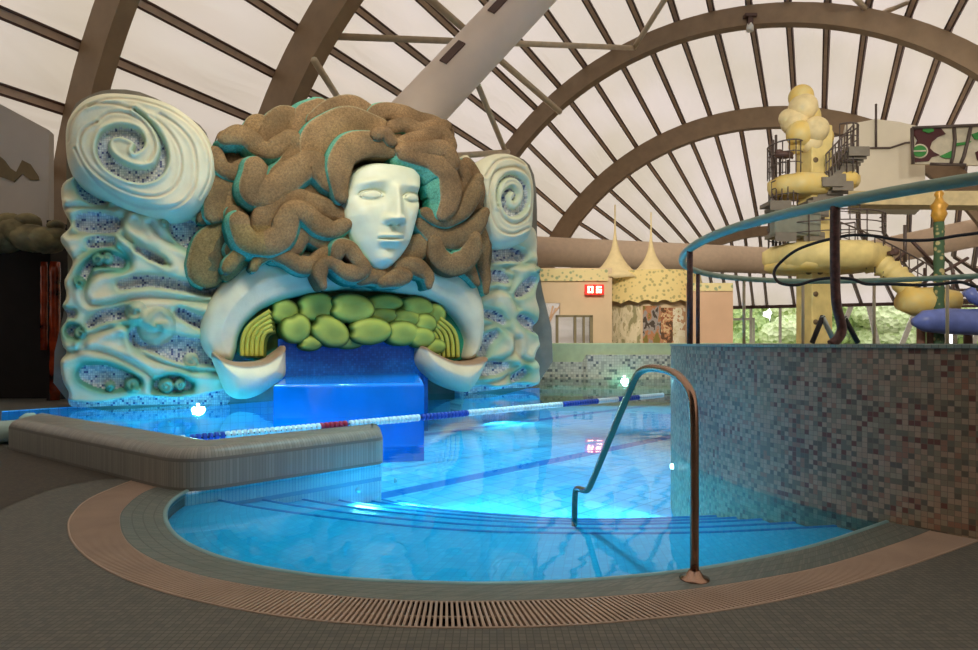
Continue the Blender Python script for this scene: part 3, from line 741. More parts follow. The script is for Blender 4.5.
def hfield(name, poly, fn, d0, back, mat, parent, step=1.0, smoothpoly=True, inner=None, ref=0.0):
    pol = [tuple(p) for p in cr(poly, 6, closed=True)] if smoothpoly else poly
    xs = [p[0] for p in pol]; ys = [p[1] for p in pol]
    gx = np.arange(min(xs) - 2 * step, max(xs) + 2 * step, step); gy = np.arange(min(ys) - 2 * step, max(ys) + 2 * step, step)
    X, Y = np.meshgrid(gx, gy)
    sd, bx, by = sdpoly(X, Y, pol)
    if inner is not None:
        pi_ = [tuple(p) for p in cr(inner, 6, closed=True)]
        s2, b2x, b2y = sdpoly(X, Y, pi_); s2 = -s2; m = s2 < sd
        sd = np.where(m, s2, sd); bx = np.where(m, b2x, bx); by = np.where(m, b2y, by)
    ins = sd > 0
    ny, nx = X.shape
    cell = ins[:-1, :-1] | ins[1:, :-1] | ins[:-1, 1:] | ins[1:, 1:]
    outv = ~ins; X = np.where(outv, bx, X); Y = np.where(outv, by, Y); sd = np.where(outv, 0, sd)
    h, col, mos = fn(X, Y, sd)
    base = SPn(X, Y, d0 + ref) - nnp * ref; pos = base + h[..., None] * nnp
    used = np.zeros(X.shape, bool)
    used[:-1, :-1] |= cell; used[1:, :-1] |= cell; used[:-1, 1:] |= cell; used[1:, 1:] |= cell
    idx = np.full(X.shape, -1); idx[used] = np.arange(used.sum())
    vs = pos[used]; C = np.concatenate([np.broadcast_to(col, X.shape + (3,)), np.broadcast_to(mos, X.shape)[..., None]], -1)[used]
    uvw = np.stack([X / 45.0, -Y / 45.0], -1)[used]
    jj, ii = np.nonzero(cell)
    fs = np.stack([idx[jj, ii], idx[jj + 1, ii], idx[jj + 1, ii + 1], idx[jj, ii + 1]], -1)
    # boundary edges -> skirt
    ed = {}
    for f in fs.tolist():
        for k in range(4):
            a, b = f[k], f[(k + 1) % 4]
            if (b, a) in ed: del ed[(b, a)]
            else: ed[(a, b)] = 1
    bv = sorted({v for e in ed for v in e}); mp = {v: len(vs) + i for i, v in enumerate(bv)}
    hv = h[used][bv]
    sk = vs[bv] - nnp * (hv + back)[:, None]
    vs = np.concatenate([vs, sk]); C = np.concatenate([C, C[bv]]); uvw = np.concatenate([uvw, uvw[bv]])
    fl = fs.tolist() + [(b, a, mp[a], mp[b]) for (a, b) in ed]
    me = bpy.data.meshes.new(name); off = np.array(wloc(parent))
    me.from_pydata((vs - off).tolist(), [], fl)
    me.polygons.foreach_set('use_smooth', [True] * len(me.polygons))
    me.materials.append(mat)
    at = me.attributes.new('paint', 'FLOAT_COLOR', 'POINT'); cc = np.ones((len(vs), 4)); cc[:, :3] = C[:, :3]; at.data.foreach_set('color', cc.ravel())
    a2 = me.attributes.new('mos', 'FLOAT', 'POINT'); a2.data.foreach_set('value', C[:, 3].astype(np.float32))
    L = me.uv_layers.new(name='UVMap'); li = np.zeros(len(me.loops), int); me.loops.foreach_get('vertex_index', li); L.data.foreach_set('uv', uvw[li].ravel())
    me.update()
    o = bpy.data.objects.new(name, me); COL.objects.link(o); o.parent = parent
    return o
def sculpt_mat(name, tile=.05, pal=None, rough=.55, bm=.12, lo=.86):
    m, nt, b = new(name); b.inputs['Roughness'].default_value = rough; b.inputs['Specular IOR Level'].default_value = .3
    at = nd(nt, 'ShaderNodeAttribute', attribute_name='paint'); am = nd(nt, 'ShaderNodeAttribute', attribute_name='mos'); tc = nd(nt, 'ShaderNodeTexCoord')
    pal = pal or [(0, srgb(216, 220, 214)), (.35, srgb(190, 196, 202)), (.55, srgb(230, 232, 226)), (.78, srgb(84, 92, 134)), (.88, srgb(160, 176, 186))]
    col, g = mosaic_nodes(nt, tc.outputs['UV'], pal, tile, srgb(150, 155, 155), .1)
    mx = nd(nt, 'ShaderNodeMix', data_type='RGBA'); nt.links.new(am.outputs['Fac'], mx.inputs[0]); nt.links.new(at.outputs['Color'], mx.inputs[6]); nt.links.new(col, mx.inputs[7])
    nz = nd(nt, 'ShaderNodeTexNoise'); nz.inputs['Scale'].default_value = 3; nz.inputs['Detail'].default_value = 6; nt.links.new(tc.outputs['Object'], nz.inputs['Vector'])
    rp = nd(nt, 'ShaderNodeValToRGB'); rp.color_ramp.elements[0].color = (lo, lo, lo, 1); rp.color_ramp.elements[0].position = .3; rp.color_ramp.elements[1].color = (1, 1, 1, 1); rp.color_ramp.elements[1].position = .7
    nt.links.new(nz.outputs['Fac'], rp.inputs[0])
    mu = nd(nt, 'ShaderNodeMix', data_type='RGBA', blend_type='MULTIPLY'); mu.inputs[0].default_value = 1; nt.links.new(mx.outputs[2], mu.inputs[6]); nt.links.new(rp.outputs[0], mu.inputs[7])
    nt.links.new(mu.outputs[2], b.inputs['Base Color'])
    if lo < .8:
        nf = nd(nt, 'ShaderNodeTexNoise'); nf.inputs['Scale'].default_value = 26; nf.inputs['Detail'].default_value = 5; nf.inputs['Roughness'].default_value = .8; nt.links.new(tc.outputs['Object'], nf.inputs['Vector'])
        rf = nd(nt, 'ShaderNodeValToRGB'); rf.color_ramp.elements[0].color = (.62, .60, .56, 1); rf.color_ramp.elements[0].position = .38; rf.color_ramp.elements[1].color = (1.15, 1.12, 1.05, 1); rf.color_ramp.elements[1].position = .6
        nt.links.new(nf.outputs['Fac'], rf.inputs[0]); m3 = nd(nt, 'ShaderNodeMix', data_type='RGBA', blend_type='MULTIPLY'); m3.inputs[0].default_value = 1
        nt.links.new(mu.outputs[2], m3.inputs[6]); nt.links.new(rf.outputs[0], m3.inputs[7]); nt.links.new(m3.outputs[2], b.inputs['Base Color'])
    n2 = nd(nt, 'ShaderNodeTexNoise'); n2.inputs['Scale'].default_value = 22 if lo > .8 else 45; n2.inputs['Detail'].default_value = 4; nt.links.new(tc.outputs['Object'], n2.inputs['Vector']); bump(nt, b, n2.outputs['Fac'], bm, .04)
    return m
m_sc = sculpt_mat('painted_relief'); m_hair = sculpt_mat('painted_hair', bm=.6, rough=.8, lo=.7)
CREAM = np.array(srgb(236, 228, 190)); CREAM2 = np.array(srgb(240, 234, 200)); TEAL = np.array(srgb(60, 196, 160)); TAN = np.array(srgb(196, 158, 126)); BROWN = np.array(srgb(160, 132, 92)); BROWN2 = np.array(srgb(160, 130, 94)); DTEAL = np.array(srgb(30, 140, 118)); OLIVE = np.array(srgb(165, 145, 84))
def mixc(a, b, t): return a * (1 - t[..., None]) + b * t[..., None]
rel = thing('relief_sculpture', 'huge painted relief of a woman\'s face with wavy brown hair between spiral scrolls and clouds', 'sculpture', (-3.3, 14.5, 0))

def edge_round(sd, R, H): return H * np.sqrt(np.clip(1 - (1 - np.clip(sd / R, 0, 1)) ** 2, 0, 1))
# ---- cloud panels
def panel_fn(pits, grooves, knobs, skirt, H=.26, seed=1):
    def fn(X, Y, sd):
        base = edge_round(sd, 6, .3)
        D = np.full(X.shape, 1e9); tealm = np.zeros(X.shape)
        for p, tl in pits:
            q = pdist(X, Y, p); D = np.minimum(D, q); tealm = np.maximum(tealm, tl * (1 - ss(q, -2, 9)))
        dip = 1 - ss(D, -3.5, 3.5)
        h = base + H * (1 - dip)
        gm = np.zeros(X.shape)
        for g in grooves:
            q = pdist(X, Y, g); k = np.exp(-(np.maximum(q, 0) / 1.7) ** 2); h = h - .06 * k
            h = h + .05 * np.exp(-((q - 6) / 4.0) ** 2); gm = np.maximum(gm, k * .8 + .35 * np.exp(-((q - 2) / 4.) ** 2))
        km = np.zeros(X.shape)
        for (x, y, r) in knobs:
            d = np.hypot(X - x, Y - y) / r; a = np.arctan2(Y - y, X - x)
            k = np.clip(1 - d ** 2, 0, 1) ** .6; sp = np.sin(d * 8 - a * (2 if r > 12 else 1) + x + .8 * pnoise(X, Y, .4, 7))
            h = np.maximum(h, base + H * .55) * (d < 1) + h * (d >= 1)
            h = h + k * (.16 + .05 * sp); km = np.maximum(km, (d < 1.05) * (.55 + .25 * sp))
        h = h + .05 * pnoise(X, Y, .12, seed)
        sk = ss(Y - skirt(X), -1.5, 1.5); h = h * (1 - sk) + (.28 + .02 * pnoise(X, Y, .5)) * sk
        mos = np.clip(dip * (1 - km) * (1 - tealm * .35) , 0, 1); mos = np.maximum((mos > .5) * 1.0, sk)
        mos = mos * ((km < .2) | (sk > .5))
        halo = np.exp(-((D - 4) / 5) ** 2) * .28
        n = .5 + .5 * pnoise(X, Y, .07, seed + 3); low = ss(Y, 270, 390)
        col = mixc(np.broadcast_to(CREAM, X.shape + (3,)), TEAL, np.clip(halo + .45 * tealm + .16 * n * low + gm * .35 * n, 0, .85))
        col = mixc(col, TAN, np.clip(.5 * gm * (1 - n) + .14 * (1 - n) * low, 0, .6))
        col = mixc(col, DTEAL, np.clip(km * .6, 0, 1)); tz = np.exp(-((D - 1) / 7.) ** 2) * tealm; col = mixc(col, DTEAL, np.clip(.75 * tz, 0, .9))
        return h, col, mos
    return fn
Lout = [(66, 180), (62, 205), (70, 225), (60, 238), (66, 250), (72, 262), (64, 280), (66, 296), (62, 306), (66, 318), (60, 330), (62, 345), (66, 352), (60, 362), (62, 380), (68, 392), (72, 407), (120, 406), (180, 405), (228, 404), (226, 380), (222, 330), (228, 280), (240, 220), (200, 170), (120, 165)]
pitsL = [([(82, 184, 6), (90, 194, 9), (104, 201, 5)], .1), ([(84, 223, 9), (98, 223, 10), (113, 225, 8)], .0), ([(90, 244, 4), (100, 242, 6), (112, 242, 4)], .1),
         ([(138, 250, 3), (150, 256, 4), (162, 262, 3)], .0), ([(176, 226, 8), (184, 231, 13), (192, 238, 12)], .25), ([(122, 285, 5), (150, 281, 6), (185, 287, 5), (212, 291, 5)], .1),
         ([(82, 282, 4), (86, 272, 5), (92, 264, 5), (104, 260, 8), (120, 263, 6)], .9), ([(90, 324, 4), (102, 317, 6), (124, 313, 6)], .1), ([(180, 313, 5), (192, 319, 6), (206, 325, 6)], .1),
         ([(140, 337, 11), (160, 343, 11), (185, 350, 13), (222, 353, 12)], .0), ([(88, 374, 10), (104, 377, 13), (124, 380, 9), (137, 382, 4)], 1.0), ([(160, 385, 7), (175, 384, 9), (188, 386, 5)], 1.0),
         ([(72, 331, 6), (78, 333, 6)], .8), ([(225, 215, 10), (212, 205, 9), (208, 195, 6)], .3), ([(62, 312, 3), (72, 314, 4)], .2)]
grL = [[(66, 210, .5), (90, 208, .5), (120, 209, .5), (146, 214, .5)], [(126, 214, 1), (121, 224, 1), (126, 238, 1), (140, 246, .5), (168, 266, .5)], [(70, 236, .5), (90, 234, .5), (120, 236, .5), (138, 250, .5)],
       [(64, 276, 1), (74, 262, 1), (92, 250, 1), (116, 248, 1), (130, 262, .5), (124, 272, .5), (100, 274, .5), (86, 286, .5), (86, 300, .5), (100, 306, .5), (150, 298, .5), (210, 304, .5)],
       [(84, 345, 1), (90, 336, 1), (118, 326, .8), (138, 326, .5)], [(64, 355, .8), (90, 350, .5), (120, 358, .5), (150, 376, .5), (152, 392, .5)], [(150, 225, .5), (160, 238, .5), (185, 250, .5), (205, 262, .5)],
       [(118, 320, .5), (130, 330, .5), (134, 344, .5), (150, 358, .5), (190, 370, .5), (230, 372, .5)]]
knL = [(156, 326, 19), (136, 313, 11), (98, 260, 6), (108, 259, 6), (191, 360, 7.5), (132, 385, 8), (110, 386, 5), (166, 385, 8), (180, 384, 6), (81, 333, 7), (164, 225, 5), (80, 283, 6)]
skL = lambda X: 397 - 9 * np.exp(-((X - 160) / 14) ** 2) * 0 - 3 * np.sin(X / 17) + 4 * np.exp(-((X - 110) / 30) ** 2) - 6 * ss(X, 140, 230)
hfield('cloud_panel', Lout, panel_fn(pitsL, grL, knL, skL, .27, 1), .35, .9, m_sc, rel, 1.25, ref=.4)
Rout = [(462, 160), (462, 398), (470, 394), (505, 389), (538, 385.5), (539, 368), (536, 355), (540, 345), (538, 330), (540, 312), (537, 296), (540, 278), (537, 262), (538, 240), (530, 225), (500, 220)]
pitsR = [([(486, 280, 4), (495, 276, 6), (504, 280, 4)], .2), ([(516, 294, 4), (524, 288, 6), (531, 281, 5)], .2), ([(482, 313, 4), (494, 316, 5), (503, 322, 3)], .2), ([(520, 318, 4), (526, 322, 6), (535, 328, 5)], .3),
         ([(481, 352, 5), (484, 342, 7), (494, 334, 4)], .3), ([(478, 370, 6), (492, 368, 7), (504, 366, 4)], .3), ([(514, 378, 5), (522, 372, 5)], .7), ([(485, 258, 6), (500, 254, 8), (518, 256, 6)], .05), ([(468, 300, 4), (474, 306, 3)], .2)]
grR = [[(476, 296, .5), (496, 290, .5), (510, 298, .5), (516, 308, .5)], [(476, 330, .8), (494, 324, .8), (510, 336, .8), (512, 350, .5), (500, 360, .5), (480, 362, .5)], [(505, 270, .5), (512, 276, .5), (508, 290, .5)], [(515, 340, .8), (516, 356, .8), (530, 362, .5), (540, 352, .5)], [(482, 266, .5), (505, 268, .5), (530, 264, .5), (538, 272, .5)], [(474, 384, .5), (500, 380, .5), (512, 366, .5)]]
knR = [(536, 270, 4)]
skR = lambda X: 387 - (X - 470) * .05 + 1.5 * np.sin(X / 6)
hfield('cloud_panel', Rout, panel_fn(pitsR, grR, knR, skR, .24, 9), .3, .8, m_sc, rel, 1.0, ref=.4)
# ---- scrolls
def scroll_fn(ch, rings, H, R=18, cols=CREAM2, dome=None, rk=.026, teal=.25):
    def fn(X, Y, sd):
        h = edge_round(sd, R, H)
        if dome: h = h + .12 * np.exp(-(((X - dome[0]) / dome[2]) ** 2 + ((Y - dome[1]) / dome[2]) ** 2))
        q = pdist(X, Y, ch); dip = 1 - ss(q, -2.0, 1.2); h = h - .17 * dip * H / .5
        h = h + .05 * np.exp(-((q - 3) / 2.2) ** 2)
        gm = np.zeros(X.shape)
        for g in rings:
            d = pdist(X, Y, g); k = np.exp(-(np.maximum(d, 0) / .9) ** 2); h = h - rk * k + rk * .6 * np.exp(-((d - 2.6) / 1.8) ** 2); gm = np.maximum(gm, k)
        mos = (dip > .6) * 1.0
        col = mixc(np.broadcast_to(cols, X.shape + (3,)), TEAL, np.clip(teal * np.exp(-((q + 0) / 3.) ** 2) + .10 * (.5 + .5 * pnoise(X, Y, .06, 3)), 0, .6))
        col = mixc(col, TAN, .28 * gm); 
        return h, col, mos
    return fn
SLo = [(63, 128), (68, 110), (82, 95), (102, 88), (125, 88), (150, 92), (175, 101), (200, 120), (214, 140), (220, 160), (217, 183), (208, 200), (196, 212), (180, 217), (160, 216), (135, 208), (105, 195), (80, 180), (66, 160)]
chL = [(135, 153.5, 2), (140, 146, 4.5), (134, 137, 6.5), (119, 133, 5.5), (106, 138, 5.5), (103, 152, 6), (111, 165, 6.5), (126, 174, 6.5), (143, 177, 6.5), (157, 172, 6), (163, 160, 4.5), (163, 147, 2.5), (158, 135, 1.4), (148, 122, 1.0), (135, 112, .7)]
riL = [[(135, 112, .3), (115, 106, .3), (95, 106, .3), (80, 112, .3), (71, 124, .3), (68, 140, .3)], [(97, 124, .3), (84, 132, .3), (80, 148, .3), (90, 168, .3), (110, 184, .3), (135, 195, .3), (158, 197, .3), (175, 187, .3), (181, 168, .3), (178, 148, .3), (166, 130, .3), (150, 118, .3)],
       [(75, 150, .3), (90, 176, .3), (115, 195, .3), (145, 207, .3), (175, 207, .3), (192, 192, .3), (196, 170, .3), (192, 146, .3), (178, 128, .3), (160, 116, .3)], [(88, 108, .3), (110, 100, .3), (140, 102, .3), (170, 112, .3), (195, 130, .3), (208, 152, .3), (209, 178, .3), (200, 198, .3)],
       [(97, 124, .3), (108, 115, .3), (125, 115, .3), (140, 122, .3), (150, 134, .3), (154, 150, .3), (148, 163, .3)]]
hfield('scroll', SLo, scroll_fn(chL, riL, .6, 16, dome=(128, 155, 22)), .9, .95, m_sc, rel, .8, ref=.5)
SRo = [(480, 195), (477, 178), (482, 163), (493, 153), (508, 150), (522, 154), (533, 164), (538, 180), (538.5, 205), (537, 228), (530, 240), (510, 247), (492, 244), (482, 228)]
chR = [(513, 200, 1), (516, 194, 1.4), (511, 189, 2), (505, 195, 2.6), (505, 206, 3.2), (512, 213, 3.6), (521, 209, 3.4), (526, 198, 3), (525, 186, 2.4), (518, 178, 1.8), (509, 176, 1.3), (501, 181, 1), (497, 192, .7), (498, 206, .5)]
riR = [[(498, 206, .3), (503, 218, .3), (513, 224, .3), (524, 220, .3), (531, 208, .3), (532, 190, .3), (528, 176, .3), (518, 168, .3), (505, 168, .3), (494, 174, .3), (490, 190, .3), (491, 210, .3), (498, 228, .3), (512, 234, .3), (528, 228, .3)], [(486, 176, .3), (496, 162, .3), (512, 158, .3), (526, 164, .3)]]
hfield('scroll', SRo, scroll_fn(chR, riR, .42, 12, rk=.04, teal=.15), .8, .85, m_sc, rel, .7, ref=.4)
# ---- white collar with green inside
Co = [(204, 345), (203, 325), (210, 303), (224, 282), (244, 266), (270, 254), (310, 248), (350, 248), (400, 250), (440, 255), (468, 268), (482, 286), (488, 306), (489, 328), (486, 346), (480, 357), (471, 358), (473, 340), (463, 320), (444, 303), (410, 293), (361, 289.5), (308, 294.5), (270, 306), (250, 321), (241, 336), (238, 352), (232, 362), (215, 360)]
def collar_fn(X, Y, sd):
    h = edge_round(sd, 11, .34) + .10 * ss(sd, 8, 30) + .02 * pnoise(X, Y, .05, 4)
    n = .5 + .5 * pnoise(X, Y, .05, 8)
    inn = 1 - ss(sd, 0, 9); inn = inn * ss(Y, 270, 300) * ((X - 345) ** 2 / 120 ** 2 + (Y - 350) ** 2 / 66 ** 2 < 1.0)
    col = mixc(np.broadcast_to(CREAM2, X.shape + (3,)), TEAL, np.clip(.8 * inn + .1 * n, 0, 1))
    return h, col, np.zeros(X.shape)
hfield('collar', Co, collar_fn, .95, 1.0, m_sc, rel, 1.25, ref=.35)
# teal hollow behind the green
HoP = [(236, 350), (240, 325), (262, 303), (300, 291), (360, 287), (410, 289), (445, 300), (464, 322), (470, 345), (468, 358), (430, 362), (420, 352), (285, 352), (262, 362)]
def hollow_fn(X, Y, sd):
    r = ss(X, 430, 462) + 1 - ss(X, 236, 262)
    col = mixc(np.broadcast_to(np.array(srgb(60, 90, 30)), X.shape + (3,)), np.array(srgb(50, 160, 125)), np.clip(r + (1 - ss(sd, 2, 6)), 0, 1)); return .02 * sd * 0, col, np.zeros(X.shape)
hfield('hollow', HoP, hollow_fn, .8, .5, m_sc, rel, 1.5)
m_green1 = plain('leaf_green', srgb(168, 190, 90), .5, var=.18, scale=3, bm=.2, c2=srgb(120, 152, 70)); m_yel = plain('stripe_yellow', srgb(196, 196, 80), .5, var=.1); m_grd = plain('stripe_green', srgb(84, 104, 28), .6)
leaves = [(285, 311, 15, 14, 0, .1), (386, 303, 19, 10, 0, .0), (418, 307, 17, 12, 1, .1), (436, 314, 12, 12, 0, .3), (317, 307, 20, 16, 2, -.1), (384, 316, 18, 10, 1, .0), (408, 318, 16, 10, 2, .1), (427, 323, 12, 11, 3, .2), (297, 328, 15, 17, 4, 1.2),
          (423, 337, 14, 12, 4, .1), (403, 333, 18, 14, 4, .0), (311, 343, 13, 9, 3, 0), (350, 341, 16, 9, 3, 0), (331, 331, 21, 16, 5, .5), (353, 308, 23, 16, 6, .1), (371, 331, 22, 15, 7, -.05), (436, 346, 12, 9, 3, 0)]
def leaf_fn(cx_, cy_, rx, ry):
    def fn(X, Y, sd):
        h = edge_round(sd, 9, .16); n = .5 + .5 * pnoise(X, Y, .25, int(cx_))
        q = np.clip(sd / 4.5, 0, 1); ctr = np.exp(-(((X - cx_ - rx * .2) / (rx * .6)) ** 2 + ((Y - cy_ - ry * .15) / (ry * .6)) ** 2))
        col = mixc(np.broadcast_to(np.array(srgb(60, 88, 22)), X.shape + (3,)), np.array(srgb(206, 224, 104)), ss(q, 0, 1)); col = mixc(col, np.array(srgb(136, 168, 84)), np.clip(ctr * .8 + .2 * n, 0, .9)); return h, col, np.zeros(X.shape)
    return fn
for (x, y, a, b_, lay, rt) in leaves:
    P_ = []
    for q in range(16):
        an = 2 * PI * q / 16; r = 1 - .22 * math.exp(-((an - PI * 1.0) / .35) ** 2) + .05 * math.cos(2 * an)
        px_, py_ = a * r * math.cos(an), b_ * r * math.sin(an); P_.append((x + px_ * math.cos(rt) - py_ * math.sin(rt), y + px_ * math.sin(rt) + py_ * math.cos(rt)))
    hfield('leaf', P_, leaf_fn(x, y, a, b_), .98 + .045 * lay, .3, m_sc, rel, .9, ref=.15)
for side in (0, 1):
    for j in range(5):
        f = j / 4.6
        if side == 0: pts = [(242 + 22 * f, 356), (243 + 22 * f, 338 + 3 * f), (251 + 17 * f, 324 + 10 * f), (270 + 3 * f, 311 + 22 * f)]
        else: pts = [(458 - 22 * f, 357), (457 - 22 * f, 340 + 4 * f), (452 - 18 * f, 328 + 10 * f), (440 - 8 * f, 318 + 16 * f)]
        for q, (mt, dx, dd_) in enumerate(((m_yel, 0, .12), (m_grd, 2.6, .02))):
            mb = MB(); mb.tube([SP(p[0] + dx * (1 if side == 0 else -1), p[1] + dx * .6, 1.0 + dd_ - .0) for p in cr(pts, 5)], .044 if q == 0 else .05, 8); mb.build('stripe', mt, rel)
# ---- cuffs (bowls)
def cuff_fn(rim):
    def fn(X, Y, sd):
        h = edge_round(sd, 18, .45); d = pdist(X, Y, rim); k = np.exp(-(np.maximum(d, 0) / 1.2) ** 2); h = h + .06 * k
        col = mixc(np.broadcast_to(CREAM2, X.shape + (3,)), TEAL, np.clip(.45 * ss(Y, 365, 395) * (.5 + .5 * pnoise(X, Y, .05, 2)) , 0, .5)); col = mixc(col, np.array(srgb(150, 108, 80)), .8 * k)
        return h, col, np.zeros(X.shape)
    return fn
hfield('cuff', [(212, 353), (225, 359), (240, 362), (262, 360), (278, 350), (284, 346), (285, 360), (284, 376), (272, 386), (256, 396), (240, 399), (228, 394), (219, 374)], cuff_fn([(213, 355, 1.5), (228, 362, 1.5), (245, 364.5, 1.5), (265, 361, 1.5), (283, 348, 1.5)]), 1.3, .35, m_sc, rel, 1.0)
hfield('cuff', [(420, 346), (432, 352), (450, 360), (468, 361), (484, 357), (480, 372), (470, 388), (462, 392), (440, 384), (424, 372), (418, 360)], cuff_fn([(421, 347, 1.5), (435, 355, 1.5), (452, 362, 1.5), (470, 362, 1.5), (484, 358, 1.5)]), 1.2, .35, m_sc, rel, 1.0)
# ---- hair: back mass, then locks
Hout = [(219, 150), (226, 133), (240, 134), (252, 124), (268, 124), (282, 118), (300, 108), (318, 101), (345, 101), (370, 106), (395, 108), (420, 114), (442, 126), (452, 142), (458, 158), (470, 158), (478, 172), (480, 190), (488, 205), (486, 225), (491, 245), (490, 268), (487, 292), (478, 282), (465, 272), (445, 274), (425, 284), (400, 288), (365, 282), (330, 270), (290, 262), (255, 262), (235, 270), (215, 282), (200, 280), (196, 262), (206, 240), (212, 222), (214, 190), (222, 178)]
def hairback_fn(X, Y, sd):
    h = edge_round(sd, 14, .22) + .04 * pnoise(X, Y, .2, 5)
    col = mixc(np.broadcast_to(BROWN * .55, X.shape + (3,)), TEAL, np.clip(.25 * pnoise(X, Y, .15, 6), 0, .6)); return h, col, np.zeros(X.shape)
hair = hfield('hair', Hout, hairback_fn, .95, .9, m_hair, rel, 1.5)
def lock(pts, d, H=.26, teal='lower', back=.42, tint=0.0, tw=.38, name='hair_lock'):
    """one carved lock, pts=(px, py, half width px): flat stippled front, sharp edge, teal cut side with a ledge"""
    Q = np.array(cr([tuple(p[:3]) for p in pts], 7)); n = len(Q)
    vs = []; cols = []; fs = []; info = []
    for i in range(n):
        a = Q[max(i - 1, 0)]; b = Q[min(i + 1, n - 1)]; t = (b - a)[:2]; t = t / max(np.linalg.norm(t), 1e-6)
        info.append((t, -t[1], t[0]))
    my = sum(q[2] for q in info) / n; mx_ = sum(q[1] for q in info) / n
    ts = {'lower': 1 if my > 0 else -1, 'upper': -1 if my > 0 else 1, 'left': -1 if mx_ > 0 else 1, 'right': 1 if mx_ > 0 else -1, 'p': 1, 'm': -1}[teal]
    def W3(c, e, z): return c + e + NN * z
    def ring(i):
        t, sx, sy = info[i]; x, y, r = Q[i]; r = r * (1 + .04 * math.sin(i * .55 + d * 31)); c = SP(x, y, d + .15) - NN * .15; k = c.y / F; R = r * k * 1.12
        return c, EE * (sx / .95) + Vector((0, 0, -1)) * sy, R, x, y
    us = [-1, -.86, -.5, 0, .5, .86, 1]; hs = [.10, .135, .16, .17, .16, .135, .10]
    rings = []
    for i in range(n):
        c, e3, R, x, y = ring(i); rings.append((c, e3, R, x, y, 1.0, Vector((0, 0, 0))))
    # rounded ends as extra shrinking rings
    def cap(i, sg):
        c, e3, R, x, y = ring(i); t = info[i][0] * sg; T3 = EE * (t[0] / .95) + Vector((0, 0, -1)) * t[1]
        return [(c, e3, R, x, y, math.cos(q), T3 * (R * math.sin(q))) for q in (.5, .95, 1.3, 1.5)]
    allr = cap(0, -1)[::-1] + rings + cap(n - 1, 1); m = len(allr)
    base0 = BROWN * (1 - tint) + BROWN2 * tint
    def add(rows, colr, flip=False):
        o = len(vs); w = len(rows[0])
        for r_, cr_ in zip(rows, colr):
            vs.extend(r_); cols.extend(cr_)
        for i in range(len(rows) - 1):
            for j in range(w - 1): fs.append((o + i * w + j, o + i * w + j + 1, o + (i + 1) * w + j + 1, o + (i + 1) * w + j))
    fr_, fc = [], []
    for (c, e3, R, x, y, w, off) in allr:
        base = base0 * (.9 + .14 * math.sin(x * .13 + y * .11 + d * 5))
        if y > 225 and x < 265: base = base * .5 + OLIVE * .5
        fr_.append([W3(c + off, e3 * (u * R * w), h - .05 * (1 - w)) for u, h in zip(us, hs)])
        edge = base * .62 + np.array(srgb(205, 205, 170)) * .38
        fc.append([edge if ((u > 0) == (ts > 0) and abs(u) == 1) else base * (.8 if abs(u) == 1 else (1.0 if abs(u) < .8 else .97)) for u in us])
    add(fr_, fc)
    for sd_ in (-1, 1):
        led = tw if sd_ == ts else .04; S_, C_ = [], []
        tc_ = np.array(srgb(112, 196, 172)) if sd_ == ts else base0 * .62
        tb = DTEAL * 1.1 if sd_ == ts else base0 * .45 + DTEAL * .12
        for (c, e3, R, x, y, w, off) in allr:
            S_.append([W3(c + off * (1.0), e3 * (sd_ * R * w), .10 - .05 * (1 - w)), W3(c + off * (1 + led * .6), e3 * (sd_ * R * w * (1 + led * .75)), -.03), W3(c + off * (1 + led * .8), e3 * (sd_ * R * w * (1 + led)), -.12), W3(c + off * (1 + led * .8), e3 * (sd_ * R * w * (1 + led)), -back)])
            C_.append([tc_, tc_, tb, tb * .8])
        add(S_, C_)
    me = bpy.data.meshes.new(name); off = Vector(wloc(rel)); me.from_pydata([tuple(Vector(v) - off) for v in vs], [], fs)
    bm = bmesh.new(); bm.from_mesh(me); bmesh.ops.recalc_face_normals(bm, faces=bm.faces[:]); bm.to_mesh(me); bm.free()
    me.polygons.foreach_set('use_smooth', [True] * len(me.polygons)); me.materials.append(m_hair)
    at = me.attributes.new('paint', 'FLOAT_COLOR', 'POINT'); cc = np.ones((len(vs), 4)); cc[:, :3] = np.clip(np.array(cols), 0, 1); at.data.foreach_set('color', cc.ravel())
    me.attributes.new('mos', 'FLOAT', 'POINT')
    o = bpy.data.objects.new(name, me); COL.objects.link(o); o.parent = hair; return o
B = 1.15
